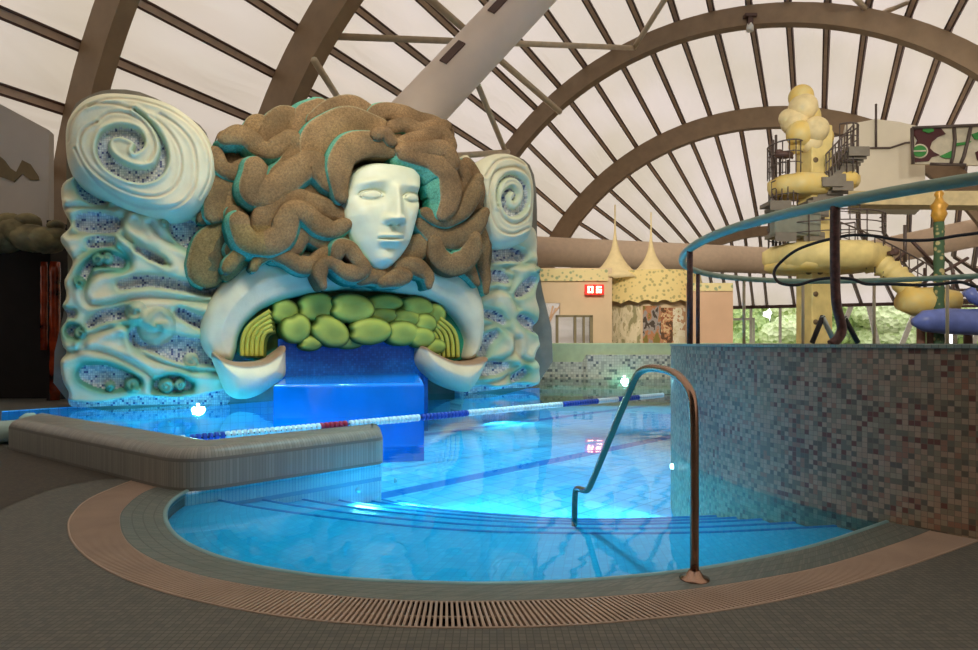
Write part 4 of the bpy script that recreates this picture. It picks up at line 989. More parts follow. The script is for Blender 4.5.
# (points (px, py, half width), depth, teal side, ledge width)
LK = [
 # knobs and lobes at the upper left
 ([(250, 130, 7), (258, 123, 9), (264, 124, 8)], B - .02, 'left', .1),
 ([(268, 136, 9), (277, 123, 12), (290, 119, 12), (300, 130, 9)], B + .0, 'left', .1),
 ([(305, 156, 7), (303, 132, 10), (309, 116, 12), (322, 110, 11)], B + .02, 'left', .35),
 ([(318, 120, 9), (336, 110, 12), (354, 108, 12), (372, 116, 10), (388, 128, 8), (402, 138, 6)], B + .12, 'upper', .05),
 ([(322, 184, 7), (316, 164, 11), (318, 144, 15), (334, 130, 17), (354, 124, 16), (376, 128, 12), (396, 138, 8)], B + .24, 'left', .12),
 ([(342, 196, 6), (340, 178, 9), (342, 160, 11), (352, 147, 12), (370, 143, 12), (390, 146, 10), (408, 150, 7)], B + .44, 'left', .22),
 # long waves to the left of the face
 ([(226, 137, 7), (238, 134, 9), (250, 138, 9), (260, 147, 8), (272, 149, 8), (284, 141, 8), (292, 139, 9), (296, 149, 8), (290, 162, 8), (280, 174, 8), (276, 182, 7)], B + .2, 'lower', .5),
 ([(216, 152, 6), (222, 166, 7), (234, 171, 8), (246, 166, 8), (256, 166, 9), (262, 174, 9)], B + .12, 'lower', .5),
 ([(343, 192, 6), (332, 182, 9), (322, 170, 11), (311, 163, 12), (296, 171, 12), (280, 183, 12), (264, 193, 12), (254, 192, 11), (254, 178, 10), (256, 166, 9)], B + .34, 'lower', .34),
 ([(344, 203, 6), (330, 194, 9), (314, 188, 9), (300, 190, 8), (288, 196, 7)], B + .18, 'lower', .25),
 ([(214, 214, 8), (218, 196, 11), (226, 184, 12), (234, 190, 11), (234, 206, 10), (228, 214, 8)], B + .05, 'right', .3),
 ([(345, 216, 7), (330, 210, 9), (312, 203, 10), (294, 200, 11), (276, 205, 11), (265, 216, 10), (264, 230, 9), (272, 238, 8)], B + .32, 'lower', .3),
 ([(346, 224, 6), (334, 229, 8), (320, 224, 9), (306, 212, 9), (293, 210, 9), (287, 222, 10), (282, 236, 11), (266, 243, 11), (250, 241, 10), (242, 230, 9), (240, 220, 8)], B + .42, 'lower', .42),
 ([(347, 238, 6), (334, 243, 8), (320, 239, 8), (308, 232, 8), (300, 238, 8), (292, 248, 8), (276, 252, 9)], B + .3, 'lower', .3),
 ([(236, 214, 8), (244, 226, 9), (240, 240, 8), (234, 250, 7)], B + .16, 'left', .3),
 ([(232, 218, 8), (226, 226, 10), (216, 240, 14), (209, 256, 16), (207, 270, 15)], B - .04, 'left', .12),
 ([(204, 218, 6), (214, 210, 8), (226, 210, 8)], B - .06, 'lower', .1),
 ([(262, 244, 8), (248, 250, 10), (238, 260, 9), (228, 274, 6)], B + .04, 'lower', .2),
 ([(240, 254, 6), (232, 262, 6), (228, 268, 5)], B + .3, 'left', .2),
 ([(254, 268, 3.5), (260, 258, 5), (272, 253, 6), (286, 257, 7), (300, 264, 8), (314, 264, 8), (326, 256, 8), (338, 250, 6)], B + .34, 'lower', .2),
 # crown, right of the parting
 ([(374, 130, 7), (376, 116, 8), (388, 110, 8), (404, 114, 9), (420, 120, 9), (438, 126, 9), (448, 132, 7)], B + .18, 'left', .3),
 ([(394, 126, 6), (406, 124, 7), (420, 130, 8), (434, 128, 8), (446, 126, 7)], B + .3, 'lower', .3),
 ([(392, 140, 6), (386, 132, 6), (378, 134, 6)], B + .5, 'left', .1),
 ([(400, 146, 7), (414, 140, 8), (428, 138, 9), (442, 134, 9), (450, 144, 8)], B + .40, 'lower', .1),
 ([(402, 150, 6), (418, 149, 7), (434, 148, 8), (448, 150, 8), (454, 162, 7)], B + .50, 'lower', .1),
 ([(404, 154, 6), (420, 157, 7), (436, 162, 9), (448, 172, 10), (452, 188, 10), (450, 204, 9), (444, 214, 6)], B + .5, 'left', 1.1),
 # right hand waves
 ([(427, 212, 5), (436, 218, 6), (448, 219, 7), (460, 212, 8), (470, 202, 8), (476, 190, 7), (480, 178, 5)], B + .42, 'lower', .2),
 ([(456, 162, 6), (464, 172, 8), (466, 188, 8), (464, 204, 7)], B + .26, 'left', .5),
 ([(468, 162, 5), (476, 174, 6), (480, 190, 6), (478, 206, 6), (484, 218, 5)], B + .12, 'left', .3),
 ([(424, 224, 7), (436, 232, 10), (450, 238, 10), (466, 234, 10), (478, 224, 8), (486, 212, 5)], B + .34, 'lower', .25),
 ([(470, 216, 6), (480, 230, 7), (484, 246, 7), (484, 262, 6), (487, 278, 5), (487, 292, 2.5)], B + .14, 'left', .5),
 ([(436, 242, 7), (440, 256, 9), (452, 264, 10), (466, 260, 10), (474, 248, 9), (476, 238, 7)], B + .36, 'left', .5),
 ([(466, 264, 7), (472, 272, 6), (478, 283, 3)], B + .24, 'left', .4),
 ([(404, 266, 8), (412, 254, 10), (422, 244, 10), (430, 240, 8), (438, 248, 6)], B + .28, 'lower', .15),
 ([(430, 286, 3), (429, 276, 6), (420, 268, 8), (410, 264, 7), (400, 268, 6)], B + .38, 'lower', .2),
 # fringe below the chin
 ([(324, 286, 3.5), (321, 274, 6), (324, 264, 6), (334, 263, 6), (344, 270, 7), (356, 273, 8), (364, 268, 7), (358, 258, 7), (350, 248, 7), (342, 246, 7), (338, 254, 6)], B + .46, 'lower', .3),
 ([(362, 280, 5), (372, 276, 7), (384, 278, 7)], B + .4, 'lower', .2), ([(384, 282, 5), (396, 278, 8), (406, 276, 7)], B + .44, 'lower', .2),
 ([(370, 268, 5), (380, 274, 6), (392, 272, 6), (400, 264, 5)], B + .34, 'lower', .1),
]
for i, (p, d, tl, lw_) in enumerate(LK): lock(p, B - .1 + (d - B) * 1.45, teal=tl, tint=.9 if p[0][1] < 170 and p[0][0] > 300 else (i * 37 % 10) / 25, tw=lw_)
# ---- face
FO = [(350, 186), (355, 172), (364, 163), (378, 159), (394, 160), (412, 163), (425, 166), (427, 180), (424, 192), (426, 204), (422, 218), (417, 238), (409, 253), (398, 265), (388, 271), (379, 271), (369, 264), (358, 251), (350, 236), (345, 218), (345, 200)]
def face_fn(X, Y, sd):
    midx = np.interp(Y, [158, 180, 200, 222, 240, 270], [396, 396, 395, 393, 390, 384])
    left = np.interp(Y, [160, 190, 215, 240, 262, 272], [352, 345, 343, 350, 364, 376]); right = np.interp(Y, [160, 190, 215, 240, 262, 272], [430, 430, 426, 419, 405, 394])
    u = np.where(X < midx, (X - midx) / (midx - left), (X - midx) / (right - midx)); u = np.clip(u, -1.15, 1.15)
    h = .62 * np.sqrt(np.clip(1.30 - np.abs(u) ** 2.4, 0, 2)) - .18
    v = (Y - 212) / 62; h = h - .34 * np.clip(v, 0, 2) ** 3 * .8 - .24 * np.clip(-v, 0, 2) ** 2.5
    g = lambda x, y, sx, sy, rot=0: np.exp(-((((X - x) * math.cos(rot) + (Y - y) * math.sin(rot)) / sx) ** 2 + ((-(X - x) * math.sin(rot) + (Y - y) * math.cos(rot)) / sy) ** 2))
    # brow ridges
    h = h + .05 * g(372, 181.5, 15, 4, -.12) + .05 * g(413, 186, 10, 4, .12)
    # sockets
    h = h - .17 * g(373, 194, 12, 7.5) - .17 * g(413.5, 197, 9, 7)
    h = h - .05 * g(385, 192, 5, 7) - .04 * g(403.5, 194, 4, 7)
    # eyeballs and lids
    for ex, ey, ea, eb, rt in ((372.5, 194.2, 9.2, 4.3, .05), (413.2, 197, 7.4, 3.9, .05)):
        q = ((X - ex) / ea) ** 2 + ((Y - ey) / eb) ** 2
        h = h + .13 * np.sqrt(np.clip(1 - q, 0, 1)) + .055 * np.exp(-((np.sqrt(q) - 1.12) / .13) ** 2) * (Y < ey + 2) + .03 * np.exp(-((np.sqrt(q) - 1.1) / .14) ** 2) * (Y >= ey + 2)
        h = h - .035 * np.exp(-((np.sqrt(q) - 1.42) / .12) ** 2) * (Y < ey)
    # nose
    t = np.clip((Y - 184) / 36, 0, 1); nh = .07 + .23 * t ** 1.1; nw = 4.4 + 3.2 * t ** 1.5
    nose = nh * np.exp(-np.abs((X - midx) / nw) ** 2.0) * ss(Y, 178, 190) * (1 - ss(Y, 221, 226.5)); h = h + nose
    h = h + .10 * g(386, 220, 3.6, 3.6) + .09 * g(399.5, 220.5, 3.0, 3.4)           # wings
    h = h - .10 * g(389, 225.3, 1.8, 1.2) - .09 * g(397, 225.3, 1.6, 1.2)
    # muzzle, lips
    h = h + .08 * g(390.5, 238, 15, 11); h = h - .05 * g(391.5, 230, 1.6, 3.2)
    mw = np.clip(1 - ((X - 389.5) / 13.5) ** 2, 0, 1)
    lip = 239.3 + .8 * np.cos((X - 390) / 4.2) * .5
    h = h + .085 * mw * np.exp(-((Y - lip + 3.0) / 1.9) ** 2) + .095 * mw ** 1.4 * np.exp(-((Y - lip - 3.0) / 2.5) ** 2) - .07 * mw ** .5 * np.exp(-((Y - lip) / 1.0) ** 2)
    h = h - .06 * g(389.5, 248.5, 8, 2.4) + .10 * g(386.5, 259, 9, 6)
    # cheeks
    h = h + .05 * g(362, 214, 10, 11) + .04 * g(414, 214, 6, 10)
    h = h * ss(sd, -3, 5)
    col = mixc(np.broadcast_to(np.array(srgb(234, 238, 206)), X.shape + (3,)), TEAL, np.clip(.12 * (1 - ss(sd, 0, 10)) + .05 * pnoise(X, Y, .08, 2), 0, .4))
    return h, col, np.zeros(X.shape)
m_face = sculpt_mat('painted_face', rough=.4, bm=.03)
hfield('face', FO, face_fn, 1.45, 1.2, m_face, rel, .5, ref=.45)
# solid backing wall of the sculpture
m_back = plain('backing_plaster', srgb(130, 125, 112), .8)
mb = MB(); pts = [SP(x, y, .3) for x, y in cr([(68, 130), (90, 95), (140, 92), (200, 125), (215, 150), (250, 130), (300, 112), (400, 116), (450, 150), (480, 170), (510, 156), (534, 175), (537, 260), (536, 386), (300, 399), (70, 404), (68, 280)], 4, closed=True)]
bk = [p - NN * .7 for p in pts]; n = len(pts)
tri = tessellate_polygon([[Vector((p.dot(EE), p.z, 0)) for p in pts]])
mb.add(pts + bk, [tuple(t) for t in tri] + [tuple(n + k for k in t) for t in tri] + [(i, (i + 1) % n, n + (i + 1) % n, n + i) for i in range(n)]); mb.build('backing', m_back, rel)

# ---- blue cascade
m_bd = mosaic('cascade_mosaic', [(0, srgb(16, 104, 190)), (.5, srgb(10, 94, 178)), (.8, srgb(26, 116, 204))], .05, srgb(8, 80, 155), .3, .08, coord='UV')
m_bb = plain('cascade_blue', srgb(0, 128, 235), .12, var=.12, scale=1.2)
ct = thing('blue_cascade', 'deep blue tiled cascade block standing in the water under the green hollow', 'fountain', W(347, 418, 10.3))
mb = MB(); a, b_ = SP(278, 350, .98), SP(428, 350, .98)
for (p, q) in ((a, b_),):
    lo = [Vector((p.x, p.y, FZ)), Vector((q.x, q.y, FZ))]; hi = [Vector((p.x, p.y, 1.28)), Vector((q.x, q.y, 1.28))]; mb.strip(lo, hi)
mb.build('back_wall', m_bd, ct)
fl, fr2 = G(273, 417.5), G(421, 417)
fl = Vector((-3.47, 10.3, 0)); fr2 = Vector((-1.09, 10.75, 0))
bl, br = SP(285, 385, .95), SP(419, 384, .95); 
mb = MB(); poly = [fl, fr2, Vector((br.x, br.y, 0)), Vector((bl.x, bl.y, 0))]
rounded_wall(poly, FZ, .53, .06).build('spill_block', m_bb, ct)
mb = MB(); mb.tube([fl + Vector((.25, .1, .5)), fr2 + Vector((-.1, .1, .5))], .03, 8); mb.build('spill_edge', m_blue, ct)
# ------------------------------------------------------------ left side: grey wall, dark opening
m_gw = plain('wall_grey', srgb(186, 178, 168), .8, var=.06, scale=1)
wl = thing('side_partition', 'grey painted wall with a brown cloud motif at the left edge', 'wall', W(10, 400, 13.6))
mb = MB(); A = [W(-60, 60, 13.6), W(0, 104, 13.6), W(49, 130, 13.6), W(49, 246, 13.6), W(-60, 246, 13.6)]; n = 5
vs = A + [p + Vector((-.1, .3, 0)) for p in A]; mb.add(vs, [(0, 1, 2, 3, 4), (9, 8, 7, 6, 5)] + [(i, (i + 1) % n, n + (i + 1) % n, n + i) for i in range(n)]); mb.build('panel', m_gw, wl)
m_cl = plain('motif_brown', srgb(120, 104, 74), .8)
mb = MB(); pl_ = [W(x, y, 13.58) for x, y in [(-4, 153), (4, 160), (10, 168), (16, 172), (22, 160), (30, 164), (38, 176), (39, 180), (30, 180), (22, 174), (14, 182), (4, 178), (-4, 176)]]
m2 = len(pl_); bkp = [p + Vector((0, .02, 0)) for p in pl_]; mb.add(pl_ + bkp, [tuple(range(m2)), tuple(range(m2, 2 * m2))[::-1]] + [(i, (i + 1) % m2, m2 + (i + 1) % m2, m2 + i) for i in range(m2)]); mb.build('painted_motif', m_cl, wl)
m_rock = plain('rock_moss', srgb(132, 120, 82), .85, var=.3, scale=3, bm=.8, bscale=8, c2=srgb(76, 70, 50))
t = thing('rock_canopy', 'lumpy moss brown rock canopy over the dark opening at left', 'rock', W(20, 250, 13))
for i, (x, y, r) in enumerate([(2, 238, 20), (18, 232, 18), (32, 238, 19), (46, 240, 18), (56, 236, 12), (-12, 232, 22), (10, 222, 12), (28, 222, 12), (56, 226, 8)]):
    c = W(x, y, 13.0); k = 13 / F; mb = MB(); mb.ball(c, (r * k, r * k, r * k * .75), 18, 12, bump=.05); mb.build('boulder', m_rock, t, recalc=False)
# near-black panel, its colour standing in for the darkness of the unlit room
cv = thing('dark_alcove', 'black panel standing in for the unlit opening below the rock canopy at the left edge', 'alcove', W(20, 410, 14.5))
mb = MB(); A = W(-30, 420, 13.85); B_ = W(66, 225, 13.85); mb.box(((A.x + B_.x) / 2, 13.9, (A.z + B_.z) / 2), (B_.x - A.x, .08, B_.z - A.z)); mb.box((B_.x, 13.6, (A.z + B_.z) / 2), (.08, .6, B_.z - A.z)); mb.build('alcove_shade_panel', m_dark, cv)
m_or = plain('column_glaze_orange', srgb(140, 50, 18), .12, var=.6, scale=3, c2=srgb(40, 10, 6))
for (x, y0, y1, r, lb) in ((44, 262, 350, 3.0, 'thin glossy orange column in the dark opening, shorter one at left'), (55, 262, 400, 4.5, 'glossy dark orange tiled column beside the left end of the relief')):
    a, b_ = W(x, y1, 13.2), W(x, y0, 13.2); mb = MB(); mb.tube([a.lerp(b_, i / 12) for i in range(13)], [r * 13.2 / F * (1 + .12 * (i % 2)) for i in range(13)], 14); tag(mb.build('glazed_column', m_or), lb, 'column')
# ------------------------------------------------------------ castle facade at the back
m_fac = plain('facade_plaster', srgb(214, 188, 150), .8, var=.07, scale=.8); m_fac2 = plain('facade_peach', srgb(206, 168, 134), .8, var=.06, scale=.8)
def frieze(name, c1, c2, sc):
    m, nt, b = new(name); b.inputs['Roughness'].default_value = .8
    tc = nd(nt, 'ShaderNodeTexCoord'); v = nd(nt, 'ShaderNodeTexVoronoi'); v.inputs['Scale'].default_value = sc; nt.links.new(tc.outputs['Object'], v.inputs['Vector'])
    rp = nd(nt, 'ShaderNodeValToRGB'); rp.color_ramp.elements[0].color = c4(c2); rp.color_ramp.elements[0].position = .28; rp.color_ramp.elements[1].color = c4(c1); rp.color_ramp.elements[1].position = .42
    nt.links.new(v.outputs['Distance'], rp.inputs[0]); nt.links.new(rp.outputs[0], b.inputs['Base Color']); return m
m_frz = frieze('frieze_painted', srgb(222, 204, 146), srgb(150, 160, 118), 4.5); m_frz2 = frieze('eave_painted', srgb(220, 196, 130), srgb(168, 156, 100), 5)
YC = 31.0
cas = thing('castle_facade', 'cream painted castle facade with tent spires and wall paintings behind the pool', 'building', W(635, 343, YC))
def slab(mb, x0, y0, x1, y1, Y, dep=.25):
    a, b_ = W(x0, y0, Y), W(x1, y1, Y); mb.box(((a.x + b_.x) / 2, Y + dep / 2, (a.z + b_.z) / 2), (abs(b_.x - a.x), dep, abs(a.z - b_.z)))
mb = MB(); slab(mb, 536, 283, 575, 303, YC); slab(mb, 575, 283, 612, 317, YC); slab(mb, 536, 268, 612, 283, YC); slab(mb, 592, 317, 612, 347, YC); slab(mb, 560, 303, 575, 316, YC)
slab(mb, 536, 343, 612, 348, YC); mb.build('left_wall', m_fac, cas)
mb = MB(); slab(mb, 536, 269, 608, 281, YC - .12, .12); mb.build('frieze', m_frz, cas)
mb = MB(); slab(mb, 556, 315, 593, 317, YC - .05, .2); slab(mb, 556, 316, 558.5, 343, YC - .05, .2); slab(mb, 574, 316, 576.5, 343, YC - .05, .2); slab(mb, 583, 316, 585, 343, YC - .05, .2); slab(mb, 590, 316, 593, 343, YC - .05, .2); mb.build('door_frame', plain('frame_olive', srgb(128, 116, 82), .6), cas)
mb = MB(); slab(mb, 538, 304, 592, 342, YC + .2, .03); mb.build('pane', m_glass, cas)
mb = MB()
for q in ((540, 343, 556, 308), (544, 343, 553, 306), (548, 320, 560, 306)): mb.tube([W(q[0], q[1], YC + .1), W(q[2], q[3], YC + .1)], .05, 6)
mb.build('inner_bars', m_fac2, cas)
# round bay
bc = W(650, 343, YC + 2.2); bc.z = 0; br_ = 2.35
def bayp(a, z, r=br_): return Vector((bc.x + r * 1.0 * math.cos(a), bc.y + r * math.sin(a), z))
z0, z1 = 0, EH + 62 / F * YC
aa2 = np.linspace(PI, 2 * PI, 40)
mb = MB(); mb.strip([bayp(a, z0) for a in aa2], [bayp(a, 4.2) for a in aa2]); mb.strip([bayp(a, 4.2) for a in aa2], [bayp(a, 4.2, .1) for a in aa2]); mb.build('round_bay', m_fac, cas)
mb = MB()
eA = [(3.2 + .25 * math.sin(i * 1.7) * .3) for i in range(40)]
mb.strip([bayp(a, eA[i], br_ + .45) for i, a in enumerate(aa2)], [bayp(a, 4.75, br_ + .12) for a in aa2]); mb.strip([bayp(a, 4.75, br_ + .12) for a in aa2], [bayp(a, 4.95, .05) for a in aa2]); mb.build('eave', m_frz2, cas)
for (x, yb, yt, R, lb) in ((615, 274, 150, 1.15, 0), (651, 272, 205, .95, 0)):
    c = W(x, yb, YC + 1.2); H = (yb - yt) / F * YC
    prof = [(R * 1.25 * (1 - f) ** 4.2 + .035, H * f * (1 if yt > 180 else .62)) for f in np.linspace(0, 1, 16)]
    mb = MB(); mb.lathe(c + Vector((0, 0, -.25)), prof, 24); mb.build('tent_spire', plain('spire_cream', srgb(224, 202, 150), .8, var=.06), cas)
# painted wall panels (murals) on the bay
def ang(px): return math.acos(max(-1, min(1, ((px - CX) / F * (YC) - bc.x) / br_)))
def mural(px0, px1, z0, z1, mat, name, off=.03):
    a0, a1 = -ang(px0), -ang(px1); mb = MB(); q = np.linspace(a0, a1, 10)
    mb.strip([bayp(a, z0, br_ + off) for a in q], [bayp(a, z1, br_ + off) for a in q]); return mb.build(name, mat, cas)
def muralmat(name, cols, sc, stretch=(1, 1, .5)):
    m, nt, b = new(name); b.inputs['Roughness'].default_value = .8
    tc = nd(nt, 'ShaderNodeTexCoord'); mp = nd(nt, 'ShaderNodeMapping'); mp.inputs['Scale'].default_value = stretch; nt.links.new(tc.outputs['Object'], mp.inputs[0])
    n = nd(nt, 'ShaderNodeTexNoise'); n.inputs['Scale'].default_value = sc; n.inputs['Detail'].default_value = 4; nt.links.new(mp.outputs[0], n.inputs['Vector'])
    rp = nd(nt, 'ShaderNodeValToRGB'); rp.color_ramp.interpolation = 'CONSTANT'; e = rp.color_ramp.elements; e[0].color = c4(cols[0]); e[0].position = 0; e[1].color = c4(cols[1]); e[1].position = .42
    for p, c in zip((.5, .58, .66), cols[2:]): x = e.new(p); x.color = c4(c)
    nt.links.new(n.outputs['Fac'], rp.inputs[0]); nt.links.new(rp.outputs[0], b.inputs['Base Color']); return m
mural(613, 641, .9, 3.05, muralmat('mural_trees', [srgb(150, 140, 98), srgb(206, 190, 150), srgb(222, 206, 168), srgb(178, 160, 118)], 2.5), 'wall_painting')
mural(643, 660, .9, 3.0, muralmat('mural_column', [srgb(74, 62, 50), srgb(150, 140, 130), srgb(176, 120, 80), srgb(128, 112, 50)], 3), 'wall_painting')
mural(660, 672, .9, 2.9, muralmat('mural_figures', [srgb(96, 66, 40), srgb(180, 124, 84), srgb(206, 176, 130), srgb(150, 90, 60)], 3, (1, 1, 1)), 'wall_painting')
mural(672, 686, .9, 2.9, muralmat('mural_pale', [srgb(176, 140, 100), srgb(216, 206, 170), srgb(226, 218, 190), srgb(190, 150, 110)], 2, (1, 1, 1)), 'wall_painting')
# flat panel at right of the bay
t = thing('mural_wall', 'peach wall panel with a brown painted top band, right of the round bay', 'wall', W(714, 343, YC))
mb = MB(); slab(mb, 688, 283, 733, 348, YC - .6, .3); mb.build('panel', m_fac2, t)
mb = MB(); slab(mb, 688, 283, 733, 291, YC - .66, .06); mb.build('top_band', m_frz, t)
# LED clock
m_led0 = plain('sign_case', srgb(110, 14, 10), .4); m_led0 = emit('sign_red_glow', srgb(190, 20, 14), .9); m_led = emit('digit_lit', (1, .75, .55), 2.6)
t = thing('led_display', 'small red lit display reading 06 on the castle wall', 'sign', W(596, 290, YC - .3))
mb = MB(); slab(mb, 585, 284.5, 604, 294.5, YC - .3, .15); mb.build('case', m_led0, t)
SEG = {'0': 'abcdef', '6': 'acdefg'}
for ch, x0 in (('0', 588), ('6', 596.5)):
    mb = MB(); w_, h_ = 5.2, 6.6; y0 = 286.2
    seg = {'a': (x0, y0, x0 + w_, y0 + 1.3), 'd': (x0, y0 + h_ - 1.3, x0 + w_, y0 + h_), 'g': (x0, y0 + h_ / 2 - .6, x0 + w_, y0 + h_ / 2 + .6), 'f': (x0, y0, x0 + 1.4, y0 + h_ / 2), 'b': (x0 + w_ - 1.4, y0, x0 + w_, y0 + h_ / 2), 'e': (x0, y0 + h_ / 2, x0 + 1.4, y0 + h_), 'c': (x0 + w_ - 1.4, y0 + h_ / 2, x0 + w_, y0 + h_)}
    for s_ in SEG[ch]: slab(mb, *seg[s_], YC - .36, .06)
    mb.build('digit', m_led, t)
# ------------------------------------------------------------ slide tower
m_y = plain('tower_yellow', srgb(226, 204, 132), .55, var=.15, scale=2); m_y2 = plain('tower_ochre', srgb(206, 172, 80), .5, var=.25, scale=2, c2=srgb(214, 196, 134))
m_steel = plain('steel_grey', srgb(96, 84, 78), .45, .4); m_lt = plain('tower_pale', srgb(222, 202, 150), .6, var=.15, scale=3)
YT = 24.0
tw = thing('slide_tower', 'tall yellow column tower topped by a cluster of yellow balls, with spiral stair platforms', 'tower', W(814, 343, YT))
c0 = W(814, 343, YT); c0.z = 0
mb = MB(); zt = W(0, 128, YT).z; mb.box((c0.x, YT, zt / 2), (.88, .88, zt), rz=.2); mb.build('column', m_y, tw, bevel=.04)
m_hole = plain('hole_ring', srgb(120, 100, 70), .7)
for y in (160, 200, 250, 272, 294, 322):
    for dx in ((-.2, .22) if y in (272, 250) else (.05,)):
        mb = MB(); c = W(814, y, YT - .48); mb.tube([c + Vector((dx, .03, 0)), c + Vector((dx, -.03, 0))], .1, 10); mb.build('window_hole', m_hole, tw)
for (x, y, r, q) in [(801, 97, 12, 0), (803, 108, 14, 1), (795, 121, 14, 1), (807, 117, 13, 0), (815, 130, 13, 1), (800, 134, 13, 0), (788, 118, 9, 1), (822, 138, 11, 0), (811, 143, 11, 1), (797, 146, 8, 0)]:
    mb = MB(); mb.ball(W(x, y, YT + random.uniform(-.4, .3)), r * YT / F, 18, 12); mb.build('ball', m_lt if q else m_y2, tw, recalc=False)
# platforms: oval decks with scalloped yellow skirts
def deck(px0, px1, y0, y1, mat, dep, name='platform'):
    a, b_ = W(px0, y0, YT), W(px1, y1, YT); cx_, rx = (a.x + b_.x) / 2, (b_.x - a.x) / 2; h = abs(a.z - b_.z); mb = MB()
    n = 36; zc = (a.z + b_.z) / 2; vs = []; prof = [(.86, .5), (1, .3), (1.0, -.1), (.9, -.4), (.6, -.5)]
    for (k, z) in prof:
        for i in range(n):
            an = 2 * PI * i / n; w_ = 1 + .04 * math.sin(an * 9); vs.append((cx_ + rx * k * w_ * math.cos(an), YT + dep * k * w_ * math.sin(an), zc + z * h))
    fs = [(j * n + i, j * n + (i + 1) % n, (j + 1) * n + (i + 1) % n, (j + 1) * n + i) for j in range(len(prof) - 1) for i in range(n)] + [tuple(range(n))[::-1], tuple((len(prof) - 1) * n + i for i in range(n))]
    mb.add(vs, fs, smooth=True); mb.build(name, mat, tw); return cx_, rx, zc + h / 2
deck(770, 832, 178, 198, m_y2, 1.0); deck(822, 856, 176, 190, m_y2, .8)
deck(767, 882, 246, 273, m_y, 1.7); deck(768, 860, 262, 274, m_y2, 1.4)
# spiral flights
m_stair = plain('stair_grey', srgb(120, 112, 98), .6)
for (xa, ya, xb, yb, ns) in ((780, 236, 812, 212, 9), (826, 182, 852, 152, 10), (775, 205, 808, 236, 8), (812, 205, 836, 186, 6)):
    fl_ = MB(); 
    for i in range(ns):
        f = i / (ns - 1); p = W(xa + (xb - xa) * f, ya + (yb - ya) * f, YT - .6 + .6 * math.sin(f * 3)); fl_.box(p, (.75, .9, .14)); fl_.box(p + Vector((0, -.45, -.12)), (.75, .05, .3))
    fl_.build('stair_flight', m_stair, tw)
mb = MB(); mb.box(W(795, 222, YT - .8), (1.7, .5, 1.1)); mb.build('landing_box', plain('landing_grey', srgb(122, 124, 108), .7), tw, bevel=.1)
# railings
def rail(P, zh, step, name='railing', n=3, r=.022):
    mb = MB(); P = [Vector(p) for p in P]
    for j in range(1, n + 1): mb.tube([p + Vector((0, 0, zh * j / n)) for p in P], r if j < n else r * 1.4, 5)
    for p in P[::step]: mb.tube([p, p + Vector((0, 0, zh))], r, 5)
    mb.build(name, m_steel, tw)
def ov(px0, px1, y, dep, a0=0, a1=2 * PI, n=24):
    a, b_ = W(px0, y, YT), W(px1, y, YT); return [((a.x + b_.x) / 2 + (b_.x - a.x) / 2 * math.cos(t_), YT + dep * math.sin(t_), a.z) for t_ in np.linspace(a0, a1, n)]
rail(ov(770, 800, 178, .8, PI * .3, PI * 1.7), 1.2, 2, n=3); rail(ov(824, 854, 178, .8, -PI * .7, PI * .7), 1.8, 2, n=4)
rail(ov(771, 797, 212, .7, PI * .3, PI * 1.7), 1.1, 2, n=4); rail(ov(770, 880, 247, 1.6, PI * .2, PI * 2.0), 1.1, 2, n=3)
rail([W(826 + 28 * i / 9, 182 - 30 * i / 9, YT - .9) for i in range(10)], 1.0, 1, n=3); rail([W(800 + 60 * i / 12, 216 + 4 * i / 12, YT + 1.2) for i in range(13)], .6, 2, n=2)
for x, y0, y1 in ((773, 140, 246), (780, 150, 246), (788, 160, 246), (776, 270, 135), (852, 135, 190)):
    mb = MB(); mb.tube([W(x, y0, YT), W(x, y1, YT)], .05, 8); mb.build('steel_post', m_steel, tw)
mb = MB(); mb.ball(W(784, 155, YT - .5), (.35, .25, .14), 12, 8); mb.ball(W(779, 152, YT - .5), (.14, .12, .1), 10, 8); mb.tube([W(786, 155, YT - .5), W(793, 158, YT - .5)], .05, 6); mb.build('dark_shape', m_purl_d, tw)  # small dark figure built of rounded lumps; gives no light
# descending stair with railing to the right
t = thing('descending_slide', 'lumpy yellow trough sloping down to the right from the tower platform', 'slide', W(890, 300, 23))
mb = MB(); Pn = [W(*p) for p in [(862, 258, 23.5), (880, 264, 23.2), (892, 272, 23), (902, 281, 22.8), (912, 290, 22.6)]]; mb.tube(cr(Pn, 5), [.5, .45, .4, .5, .4, .35, .46, .4, .35, .44, .38, .34, .44, .4, .35, .4, .4, .4, .4, .4, .4][:21], 16); mb.build('trough', m_y, t)
mb = MB(); mb.tube([W(x, y, 22.4) for x, y in [(902, 298), (915, 302), (935, 300), (955, 302)]], [.42, .5, .46, .4], 16); mb.build('landing_tube', m_y2, t)
mb = MB(); Q = [W(832 + 120 * i / 14, 220 + 58 * (i / 14) ** 1.2, 22.9) for i in range(15)]
mb.tube(Q, .03, 5); mb.tube([q - Vector((0, 0, .5)) for q in Q], .02, 5)
for q in Q: mb.tube([q, q - Vector((0, 0, 1.3))], .022, 5)
mb.build('railing', m_steel, t)
mb = MB(); mb.ball(W(895, 252, 22.8), .14, 10, 8); mb.box(W(892, 253, 22.8), (.25, .2, .12)); mb.build('dark_shape', m_purl_d, t)
# crossing truss near the green pole
t = thing('steel_truss', 'dark steel truss and stair framework around the green pole', 'truss', W(930, 320, 23.5))
for (x0, y0, x1, y1) in ((905, 275, 923, 263), (895, 262, 905, 252), (922, 285, 942, 266), (943, 272, 968, 258), (950, 262, 958, 290), (925, 268, 925, 300), (953, 270, 953, 305), (940, 290, 978, 290), (950, 300, 985, 300), (955, 306, 985, 306), (955, 296, 985, 295), (905, 225, 905, 262), (911, 240, 935, 265), (965, 282, 985, 272)):
    mb = MB(); mb.tube([W(x0, y0, 23.5), W(x1, y1, 23.5)], .06, 6); mb.build('strut', m_purl_d if (x0 + y0) % 2 else m_steel, t)
